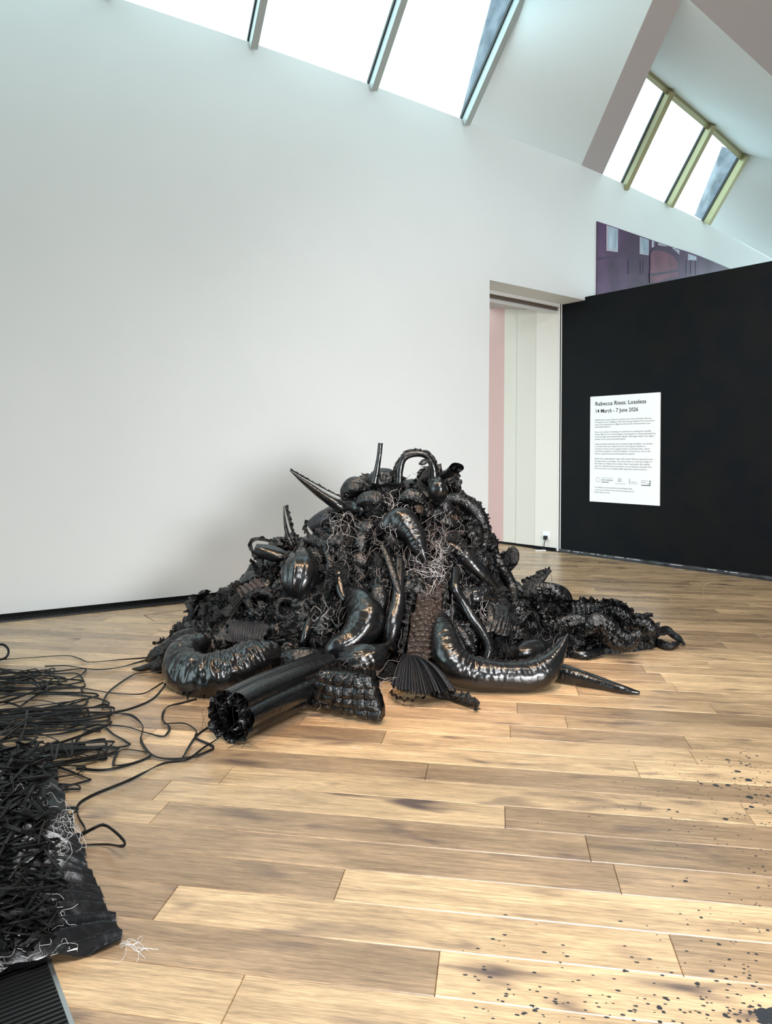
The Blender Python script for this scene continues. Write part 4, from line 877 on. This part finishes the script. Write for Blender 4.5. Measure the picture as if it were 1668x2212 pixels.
# ------------------------------------------------------------------ cords lying on the floor at the left
floor_cords = [
 ('black cord at the back, running from the frame edge to the heap, longest flat one', [(-60, 1428), (0, 1425), (60, 1421), (140, 1416), (170, 1422), (195, 1430), (260, 1425), (330, 1420)]),
 ('black cord with a folded end and small knot, second from the back', [(97, 1439), (140, 1438), (165, 1441), (210, 1446), (260, 1441), (335, 1420)]),
 ('black cord looping back on itself just below the knotted one', [(-60, 1453), (0, 1453), (60, 1453), (125, 1450), (180, 1444), (182, 1452), (165, 1462), (115, 1478), (60, 1488), (-50, 1508)]),
 ('long black cord bowing down to the left end of the bolster', [(-60, 1478), (90, 1476), (150, 1481), (210, 1492), (255, 1498), (305, 1499), (330, 1488), (352, 1474)]),
 ('black cord hooking from behind the bolster to a sharp corner', [(355, 1450), (300, 1454), (275, 1465), (240, 1490), (225, 1510), (222, 1528), (235, 1518), (205, 1507), (150, 1500), (60, 1498)]),
 ('black cord sweeping from the foot of the bolster to the tangle', [(356, 1482), (330, 1510), (285, 1530), (240, 1540), (190, 1548), (100, 1570), (0, 1600)]),
 ('wriggling black cord between the bolster and the tangle', [(425, 1510), (395, 1518), (360, 1528), (351, 1552), (366, 1570), (362, 1583), (350, 1591), (310, 1581), (260, 1568), (150, 1565)]),
 ('wide looping black cord in front of the sleeve mouth', [(355, 1563), (400, 1563), (425, 1580), (422, 1594), (460, 1612), (452, 1622), (400, 1638), (335, 1634), (305, 1600), (308, 1568), (283, 1545), (240, 1540)]),
 ('short black cord coming out of the sleeve mouth', [(470, 1560), (430, 1585), (410, 1610), (396, 1634)]),
 ('longest black cord from the sleeve mouth down to the lower left', [(484, 1570), (470, 1595), (440, 1615), (405, 1640), (350, 1650), (280, 1685), (200, 1718), (168, 1740), (170, 1765), (184, 1795), (150, 1805), (60, 1800)]),
 ('black cord lying in a small raised triangle loop at the lower left', [(40, 1790), (100, 1822), (160, 1825), (230, 1824), (262, 1828), (270, 1820), (250, 1798), (225, 1782), (205, 1788), (160, 1812), (90, 1850)]),
 ('black cord folded into a narrow hairpin beside the tangle', [(25, 1760), (80, 1750), (155, 1745), (164, 1753), (110, 1778), (40, 1775)]),
 ('black cord curling under the triangular wedge of floor', [(165, 1660), (230, 1663), (300, 1645), (325, 1632), (318, 1625), (262, 1620), (245, 1648), (256, 1653), (310, 1643)]),
 ('black cord forming a bow at the middle of the tangle', [(158, 1622), (165, 1600), (190, 1580), (222, 1570), (245, 1586), (272, 1602), (270, 1612), (140, 1625), (90, 1650)]),
 ('black cord in a small ring at the edge of the tangle', [(-40, 1460), (30, 1466), (55, 1460), (62, 1466), (50, 1473), (-40, 1472)])]
for i, (lb, pts) in enumerate(floor_cords):
    g = G(); n = len(pts)
    P_ = []
    for k, (x, y) in enumerate(pts):
        h = .012+.006*(k % 2)
        if x > 340 and y < 1520: h = .06
        if i == 10 and 3 < k < 9: h = .07
        P_.append(at(x, y, h))
    ribbon_geo(g, P_, .0125, .006, 1.2, i+80, .018); piece('black_cord', lb, 'cord', [('strand', g, M_fab)])['group'] = 'cords trailing over the floor'
# tangle (nobody could count it)
g = G()
def wander(x, y, a, n, st, hh, turn=.5):
    P_ = []
    for i in range(n):
        P_.append(at(x, y, max(.01, hh*random.uniform(.3, 1)))); a += random.gauss(0, turn)
        if random.random() < .12: a += random.choice([-2.4, 2.4])
        x += st*math.cos(a); y += st*math.sin(a)*.45
        x = min(x, 300)
    return P_
def hairpin(y0, xe, ye, y2, hL, hR, bow, w):
    P_ = []; x0 = random.uniform(-220, -60); n = 5
    for t in np.linspace(0, 1, n): P_.append((x0+(xe-x0)*t, y0+(ye-y0)*t+bow*math.sin(math.pi*t)+random.gauss(0, 2.5), hL+(hR-hL)*t))
    b = random.uniform(4, 12)*random.choice([1, 1, 1, 2]); sg = 1 if y2 > y0 else -1
    P_.append((xe+b*.5, ye+sg*b*.4, hR)); P_.append((xe-b*.3, ye+sg*b, hR))
    stop = random.uniform(.1, .9); x2 = random.uniform(-200, 0)
    for t in np.linspace(.2, 1, 4): P_.append((xe+(x2-xe)*t, ye+sg*b+(y2-ye-sg*b)*t-bow*.6*math.sin(math.pi*t)+random.gauss(0, 3), hR+(hL-hR)*t))
    ribbon_geo(g, [at(x, y, max(.008, h)) for x, y, h in P_], w, .006, 1.0, random.randint(0, 999))
for k in range(40):
    y0 = random.uniform(1470, 1690); u = random.random()**1.6; xe = float(np.interp(y0, [1470, 1560, 1600, 1690], [150, 210, 230, 200]))*(1-.8*u)+10
    hairpin(y0, xe, y0-random.uniform(-25, 40), y0+random.gauss(8, 32), .03+.07*u, .012+.03*u*random.random(), random.gauss(0, 20), random.uniform(.010, .013))
for k in range(10):   # the denser bundle in the middle
    y0 = 1655+random.gauss(0, 12); hairpin(y0, random.uniform(150, 295), 1612+random.gauss(0, 8), y0+random.gauss(10, 8), .08, .02, random.gauss(-6, 5), .012)
for k in range(8):
    y0 = 1570+random.gauss(0, 12); hairpin(y0, random.uniform(120, 245), 1535+random.gauss(0, 8), y0+random.gauss(10, 8), .06, .02, random.gauss(-6, 5), .012)
for k in range(175):
    y = random.uniform(1640, 2020); x = random.uniform(-260, 20)
    P_ = []; a = random.gauss(-.35, .45); L_ = random.uniform(28, 46); turn = random.gauss(0, .12)
    xx, yy = x, y
    for i in range(random.randint(5, 9)):
        lim = float(np.interp(yy, [1640, 1800, 1900, 2060], [125, 140, 170, 120])); base = float(np.interp(xx, [-150, lim], [.27, .09]))*float(np.interp(yy, [1900, 2090], [1, .35]))
        P_.append(at(xx, yy, max(.03, base+random.uniform(-.01, .045)))); a += turn+random.gauss(0, .07)
        if xx > lim-45 and abs(math.cos(a)) > 0 and math.cos(a) > 0: a += random.choice([2.5, -2.5])
        xx += L_*math.cos(a); yy = min(yy+L_*math.sin(a)*.8, 2050)
    ribbon_geo(g, P_, random.uniform(.010, .0145), .006, .8, k+200)
for k in range(5): ribbon_geo(g, [at(-30, 1405, .05+.02*k), at(0, 1392, .10), at(15, 1398, .08), at(18, 1412, .05), at(5, 1424, .03), at(-40, 1430-k*3, .02)], .016, .007, 2, k+500)
tang = tag(obj('cord_tangle', g, M_fab, smooth=False, kind='stuff'), 'dense tangle of black cords spilling in from the left edge', 'cords')
# pleated sheet under the tangle
t = thing('pleated_sheet', 'pleated black plastic sheet with loose white threads at the lower left corner', 'sheet', at(60, 2000))
def sheet_pt(u, v):   # u along the right-hand edge (0 back .. 1 front), v from the edge to the left
    ex = np.interp(u, [0, .2, .45, .6, .78, 1], [112, 135, 180, 195, 228, 272]); ey = np.interp(u, [0, .2, .45, .6, .78, 1], [1640, 1730, 1850, 1900, 1965, 2045])
    p = at(ex, ey); q = np.interp(u, [0, 1], [-1, 1]); l = at(-420, 1700)*(1-u)+at(-420, 2290)*u
    return p*(1-v)+l*v
nu, nv = 260, 70; rows = []
for i in range(nu):
    u = i/(nu-1); rr = []
    for j in range(nv): v = (j/(nv-1)); rr.append(sheet_pt(u, v))
    rows.append(rr)
S_ = np.array(rows); Ug, Vg = np.meshgrid(np.linspace(0, 1, nu), np.linspace(0, 1, nv), indexing='ij')
ph = Ug*19+.8*noise(Ug*4, Vg*3, 0, 91); pl_ = np.abs((ph % 1)*2-1)
hz = .012+.050*pl_**1.6*(.5+.5*Vg.clip(0, .3)/.3)+.26*(1-np.exp(-Vg*3.2))*((1-Ug)**.7).clip(0, 1)*np.interp(Ug, [0, .15, 1], [.4, 1, 1])+.010*noise(S_[..., 0]/.09, S_[..., 1]/.05, 0, 92)*(.3+Vg.clip(0, .5))+.003*ridge(S_[..., 0]/.03, S_[..., 1]/.02, 0, 93)
S_[..., 2] = hz; S_[..., 0] += .012*noise(ph*2, Vg*0, 0, 94)*(1-Vg)
idx = np.arange(nu*nv).reshape(nu, nv); g = G().add(S_.reshape(-1, 3), np.stack([idx[:-1, :-1], idx[:-1, 1:], idx[1:, 1:], idx[1:, :-1]], -1).reshape(-1, 4))
B_ = S_.copy(); 
obj('pleated_film', g, M_sheet, t, smooth=True)
def on_sheet(px, py, off=.004):
    best = None
    P0 = S_.reshape(-1, 3)-EY; z = P0@FW; X = PX+F_PX*(P0@RC)/z; Y = PY-F_PX*(P0@UC)/z; d = (X-px)**2+(Y-py)**2; i = np.argmin(d+np.where(d < 60, z*30, 0)); return S_.reshape(-1, 3)[i]+UP*off
g = G()
for k in range(70):
    x, y = random.choice([(random.gauss(90, 45), random.gauss(2010, 45)), (random.gauss(70, 30), random.gauss(1745, 12)), (random.gauss(120, 25), random.gauss(1808, 10)), (random.gauss(40, 30), random.uniform(1900, 2100))])
    a = random.uniform(0, 6.3); P_ = []
    for i in range(7):
        P_.append(on_sheet(min(x, 265), y, .012+random.random()*.015)); a += random.uniform(.2, 1.1); x += 16*math.cos(a); y += 14*math.sin(a)
    thread_geo(g, P_, .0006, .01)
for k in range(9):
    P_ = [at(262+random.uniform(-5, 5), 2030+random.uniform(-10, 20), .03)]; a = random.uniform(-.6, 1)
    x, y = 262, 2035
    for i in range(6): x += 12*math.cos(a); y += 8*math.sin(a)+2; a += random.uniform(-1, 1.1); P_.append(at(x, y, .004+.004*random.random()))
    thread_geo(g, P_, .0007, .008)
thread_geo(g, [at(300, 2046, .004), at(320, 2049, .003), at(342, 2051, .003)], .0008)
obj('white_threads', g, mat('white_thread', (.75, .73, .70), .6), t, kind='stuff')
for (a, b) in [((45, 2024), (135, 1996)), ((62, 2053), (148, 2024)), ((75, 2079), (160, 2056)), ((50, 1846), (78, 1840)), ((58, 1866), (85, 1861)), ((85, 1925), (98, 1920))]:
    g = G(); p, q = on_sheet(*a, .014), on_sheet(*b, .014); m = (p+q)/2+UP*.004; ribbon_geo(g, [p, m, q], .007, .003, .2, 1); obj('silver_tape', g, M_white, t)['label'] = 'thin white shiny strip'
# loose threads and specks lying on the floor
g = G()
for pts in [[(1460, 1231), (1475, 1233), (1492, 1237)], [(760, 1612), (772, 1615), (782, 1616)], [(820, 1618), (832, 1623)], [(1518, 1290), (1522, 1265), (1534, 1258)], [(380, 1625), (420, 1608), (450, 1600)]]:
    thread_geo(g, [at(x, y, .003) for x, y in pts], .0011, .03)
obj('loose_threads', g, mat('dust_thread', (.7, .6, .5), .7), floor, kind='stuff')
p = at(1168, 1191); tag(obj('card_scrap', G().box(p+UP*.012, .16, .05, .02, .4), M_trim), 'small crumpled pale scrap on the floor by the doorway', 'scrap')

# floor hatch outline
t = thing('floor_hatch', 'flush floor hatch outlined in the boards between grille and heap', 'hatch', at(362, 1330))
c4 = [at(310, 1329), at(393, 1318), at(417, 1329), at(333, 1342)]; cc = sum(c4)/4
for i in range(4):
    a, b = c4[i], c4[(i+1) % 4]; w_ = (cc-a)*.03; w2 = (cc-b)*.03; obj('frame_bar', G().prism([a+UP*.0008, b+UP*.0008, b+w2+UP*.0008, a+w_+UP*.0008], (0, 0, .0012)), M_grate if i != 2 else mat('brass_edge', (.3, .22, .15), .4), t)

# socket lead
g = G(); thread_geo(g, [pl+UP*-.02, pl+UP*-.10-RT*.02, pl+UP*-.2-RT*.03+0, np.array([pl[0]-.05, pl[1], .01]), np.array([pl[0]+.2, pl[1]-.3, .01])], .008, .03); tag(obj('power_lead', g, M_ink), 'short black power lead hanging from the wall socket', 'cable')

# ------------------------------------------------------------------ poster on the white wall above the partition
M_post = bpy.data.materials.new('purple_print'); M_post.use_nodes = True
def brickmat(name, c1, c2, mort, rough=.35, scale=14):
    m = mat(name, c1, rough, .4); N, L, b = nodes(m); tc = N.new('ShaderNodeTexCoord'); sep = N.new('ShaderNodeSeparateXYZ'); cb = N.new('ShaderNodeCombineXYZ'); L.new(tc.outputs['Object'], sep.inputs[0])
    a = N.new('ShaderNodeMath'); a.operation = 'ADD'; L.new(sep.outputs[0], a.inputs[0]); L.new(sep.outputs[1], a.inputs[1]); L.new(a.outputs[0], cb.inputs[0]); L.new(sep.outputs[2], cb.inputs[1])
    br = N.new('ShaderNodeTexBrick'); br.inputs['Scale'].default_value = scale; br.inputs['Color1'].default_value = (*c1, 1); br.inputs['Color2'].default_value = (*c2, 1); br.inputs['Mortar'].default_value = (*mort, 1); br.inputs['Mortar Size'].default_value = .012
    L.new(cb.outputs[0], br.inputs['Vector']); n = N.new('ShaderNodeTexNoise'); n.inputs['Scale'].default_value = 1.6; n.inputs['Detail'].default_value = 3; L.new(tc.outputs['Object'], n.inputs['Vector'])
    r = N.new('ShaderNodeMapRange'); r.inputs[1].default_value = .35; r.inputs[2].default_value = .7; r.inputs[3].default_value = .55; r.inputs[4].default_value = 1.5; L.new(n.outputs[0], r.inputs[0])
    v = N.new('ShaderNodeVectorMath'); v.operation = 'SCALE'; L.new(br.outputs[0], v.inputs[0]); L.new(r.outputs[0], v.inputs['Scale']); L.new(v.outputs[0], b.inputs['Base Color']); return m
M_pbrick = brickmat('purple_brick_print', (.062, .026, .078), (.085, .034, .09), (.10, .055, .12), .4, 9); M_tur = brickmat('turret_brick_print', (.16, .05, .09), (.20, .07, .11), (.09, .03, .07), .4, 10)
M_pdark = mat('purple_shadow_print', (.04, .015, .055), .4); M_curt = add_noise(mat('curtain_print', (.3, .38, .45), .4), 9, (.22, .28, .36), (.50, .58, .66), (1, 1, .25)); M_pfr = mat('window_frame_print', (.50, .44, .52), .4)
ptop = [wall_px(1285, 479)[2], wall_px(1572, 581)[2]]; s0_, s1_ = wall_s(1285), wall_s(1667); sT = wall_s(1572)
g = G()
ss = np.linspace(s0_, s1_, 14)
for a, b in zip(ss, ss[1:]):
    za, zb = [float(np.interp(s, [s0_, sT], ptop)) for s in (a, b)]; pa, pb = wpt(a)+wnorm(a)*.02, wpt(b)+wnorm(b)*.02
    g.add([(*pa, 3.0), (*pb, 3.0), (*pb, zb), (*pa, za), *[(*(wpt(a)+wnorm(a)*.002), z) for z in (3.0,)], *[(*(wpt(b)+wnorm(b)*.002), 3.0)], (*(wpt(b)+wnorm(b)*.002), zb), (*(wpt(a)+wnorm(a)*.002), za)], [(0, 1, 2, 3), (7, 6, 5, 4), (3, 2, 6, 7), (4, 0, 3, 7)])
poster = thing('wall_print', 'large purple-tinted photo print of a brick building, on the wall above the black partition', 'print', (*wpt(s0_), 3.0))
obj('print_sheet', g, M_pbrick, poster)
def ppoly(name, pts, m, off):
    g = G(); V = [wall_px(x, y, off) for x, y in pts]; g.prism(V, np.append(wnorm(wall_s(pts[0][0]))*-.002, 0)); return obj(name, g, m, poster)
def pwin(x0, x1, y0a, y0b, y1a, y1b, fr=3):
    ppoly('printed_window', [(x0, y0a), (x1, y0b), (x1, y1b), (x0, y1a)], M_pfr, .025); ppoly('printed_curtain', [(x0+fr, y0a+fr*.6), (x1-1, y0b+fr*.6), (x1-1, y1b-fr), (x0+fr, y1a-fr)], M_curt, .029)
pwin(1304, 1329, 487, 495.5, 542, 545); pwin(1376, 1395.5, 512, 518.5, 549, 552, 2); pwin(1402, 1407, 520, 522, 535, 534, 3); pwin(1416, 1434, 525, 531, 530, 533, 2); pwin(1446, 1462, 535, 541, 536, 551, 3); pwin(1480, 1499, 548, 555, 562, 563, 2)
ppoly('printed_band', [(1286, 556), (1400, 549), (1400, 553), (1286, 562)], M_pdark, .024)
tur = [(1398, 548), (1402, 540), (1412, 533), (1425, 532), (1440, 536), (1455, 546), (1463, 556), (1461, 596), (1398, 611)]
ppoly('printed_turret_cap', tur, M_pdark, .026); ppoly('printed_turret', [(1399, 548), (1403, 543), (1414, 541), (1430, 544), (1446, 552), (1457, 566), (1460, 597), (1398, 612)], M_tur, .030)
ppoly('printed_band', [(1397, 592), (1460, 582), (1460, 587), (1397, 598)], M_pdark, .033)
for x in (1352, 1378, 1384, 1477, 1487, 1497): ppoly('printed_bar', [(x, 562), (x+3, 562), (x+3, 592), (x, 593)], M_pdark, .024)

# ------------------------------------------------------------------ exhibition sign
SA = np.array([*PA, 0.]); SB = np.array([*PB, 0.]); sgn = lambda x, y, o=.02: on_plane(x, y, SA, SB, o)
c0, c1_, c2_, c3_ = sgn(1275.5, 857), sgn(1426, 847.5), sgn(1425, 1092), sgn(1274, 1083.5)
org = (c0+sgn(1274, 1083.5))/2; ux = np.array([pd[0], pd[1], 0.]); Wd = float(((c1_+c2_)/2-(c0+c3_)/2)@ux); ztop, zbot = float((c0[2]+c1_[2])/2), float((c2_[2]+c3_[2])/2); Hh = ztop-zbot
O0 = np.array([org[0], org[1], ztop]); pn3 = np.array([pn[0], pn[1], 0])
sign = thing('wall_panel', 'white exhibition text panel mounted on the black partition', 'sign', O0-UP*Hh)
obj('board', G().prism([O0, O0+ux*Wd, O0+ux*Wd-UP*Hh, O0-UP*Hh], -pn3*.018), M_white, sign)
def text(s, u, v, size, m, xs=1., uend=None, bold=0.):
    cu = bpy.data.curves.new('t', 'FONT'); cu.body = s; cu.size = size; cu.offset = bold; cu.resolution_u = 2; o = bpy.data.objects.new('t', cu); C.objects.link(o)
    me = bpy.data.meshes.new_from_object(o.evaluated_get(bpy.context.evaluated_depsgraph_get())); bpy.data.objects.remove(o); bpy.data.curves.remove(cu)
    n = len(me.vertices); a = np.zeros(n*3, np.float32); me.vertices.foreach_get('co', a); a = a.reshape(-1, 3)
    if uend: xs = (uend-u)*Wd/a[:, 0].max()
    b = O0+ux*(u*Wd)-UP*(v*Hh)+pn3*.0015+a[:, :1]*xs*ux+a[:, 1:2]*UP
    me.vertices.foreach_set('co', b.astype(np.float32).ravel()); me.name = 'lettering'; me.materials.clear(); me.materials.append(m); obj('lettering', me, m, sign); return xs
bpy.context.view_layer.update()
text('Rebecca Riess: Lossless', .075, .089, .083, M_ink, uend=.815, bold=.0012); text('14 March - 7 June 2026', .075, .157, .078, M_ink, uend=.705, bold=.0012)
paras = [(.231, .0222, ['Suffolk-based artist, Rebecca, explores the noise of modern life and', 'its impact on our wellbeing. This show brings together two connected', 'issues: the pressures of a digital world and the environmental cost', 'embedded within it.']),
 (.345, .0225, ['She is interested in drawing our attention to making the invisible', 'visible. Much of our technological consumption is waste generated by', 'cloud storage, and transmission signals. Although hidden, this digital', 'activity has an environmental impact.']),
 (.458, .0230, ['Using everyday materials such as plastic bags and fabric, the familiar', 'is transformed into sculptural forms that appear handled or', 'restrained. Some works suggest human or animal bodies, others', 'resemble damaged or discarded objects. These forms mirror the', 'tension experienced by both people and planet.']),
 (.597, .0232, ['Rather than explaining her ideas with words, Rebecca expresses them', 'through texture and shape. The work invites us to feel the weight of', 'discomfort on display and consider what it represents. By creating', 'space for reflection and conversation, we are asked to consider how', 'we live and how our invisible habits shape the world around us.'])]
for v0, dv, ls in paras:
    xs_ = None
    for i, l in enumerate(ls):
        if xs_ is None: xs_ = text(l, .072, v0+dv*i, .029, M_ink2, uend=.885 if 'Suffolk' in l or 'She' in l else .91, bold=.0002)
        else: text(l, .072, v0+dv*i, .029, M_ink2, xs_, bold=.0002)
for i, l in enumerate(['This exhibition has been funded by Arts Council England, Essex', 'County Council, Colchester City Council, and is supported by the', 'Firstsite Collectors Group.']): text(l, .072, .868+.0235*i, .029, M_ink2, .86)
text('Supported using public funding by', .185, .773, .014, M_ink2, 1.); text('ARTS COUNCIL', .185, .797, .026, M_ink, uend=.35, bold=.0005); text('ENGLAND', .185, .817, .026, M_ink, uend=.29, bold=.0005)
text('Essex County Council', .385, .823, .018, M_ink2, uend=.53); text('Colchester', .61, .803, .019, M_ink2, uend=.69); text('City Council', .61, .817, .019, M_ink2, uend=.705); text('Collectors', .75, .790, .024, M_ink2, uend=.85); text('Group', .75, .806, .024, M_ink2, uend=.815)
def sp_(u, v, o=.0015): return O0+ux*(u*Wd)-UP*(v*Hh)+pn3*o
def arc(g, cu, cv, r, a0, a1, wd, n=18, sy=1.):
    P_ = [(math.cos(a), math.sin(a)*sy) for a in np.linspace(a0, a1, n)]
    V = [sp_(cu, cv)+ux*(r+s*wd/2)*x+UP*(r+s*wd/2)*y for x, y in P_ for s in (-1, 1)]; g.add(V, [(2*i, 2*i+1, 2*i+3, 2*i+2) for i in range(n-1)])
g = G(); arc(g, .125, .791, .032, .2, 6.1, .004)
for k in range(3): arc(g, .45, .797+.012*k-.006, .05, .9, 2.24, .009, 10, .55); 
arc(g, .585, .782, .014, -2.2, 2.0, .004); arc(g, .585, .800, .014, -2.0, 1.8, .004); arc(g, .600, .812, .016, 2.4, 4.6, .004)
def bar(u0, v0, u1, v1): g.add([sp_(u0, v0), sp_(u1, v0), sp_(u1, v1), sp_(u0, v1)], [(0, 1, 2, 3)])
bar(.755, .822, .875, .829); bar(.868, .778, .878, .829); bar(.842, .807, .855, .815); bar(.17, .772, .172, .818)
obj('printed_emblems', g, M_ink, sign)

# ------------------------------------------------------------------ enclosing room out of view
struct('wall_back', G().box((2, -6, 3), 24, .2, 6.2), M_wall)
struct('wall_side', G().box((12, 0, 3), .2, 12, 6.2), M_wall)
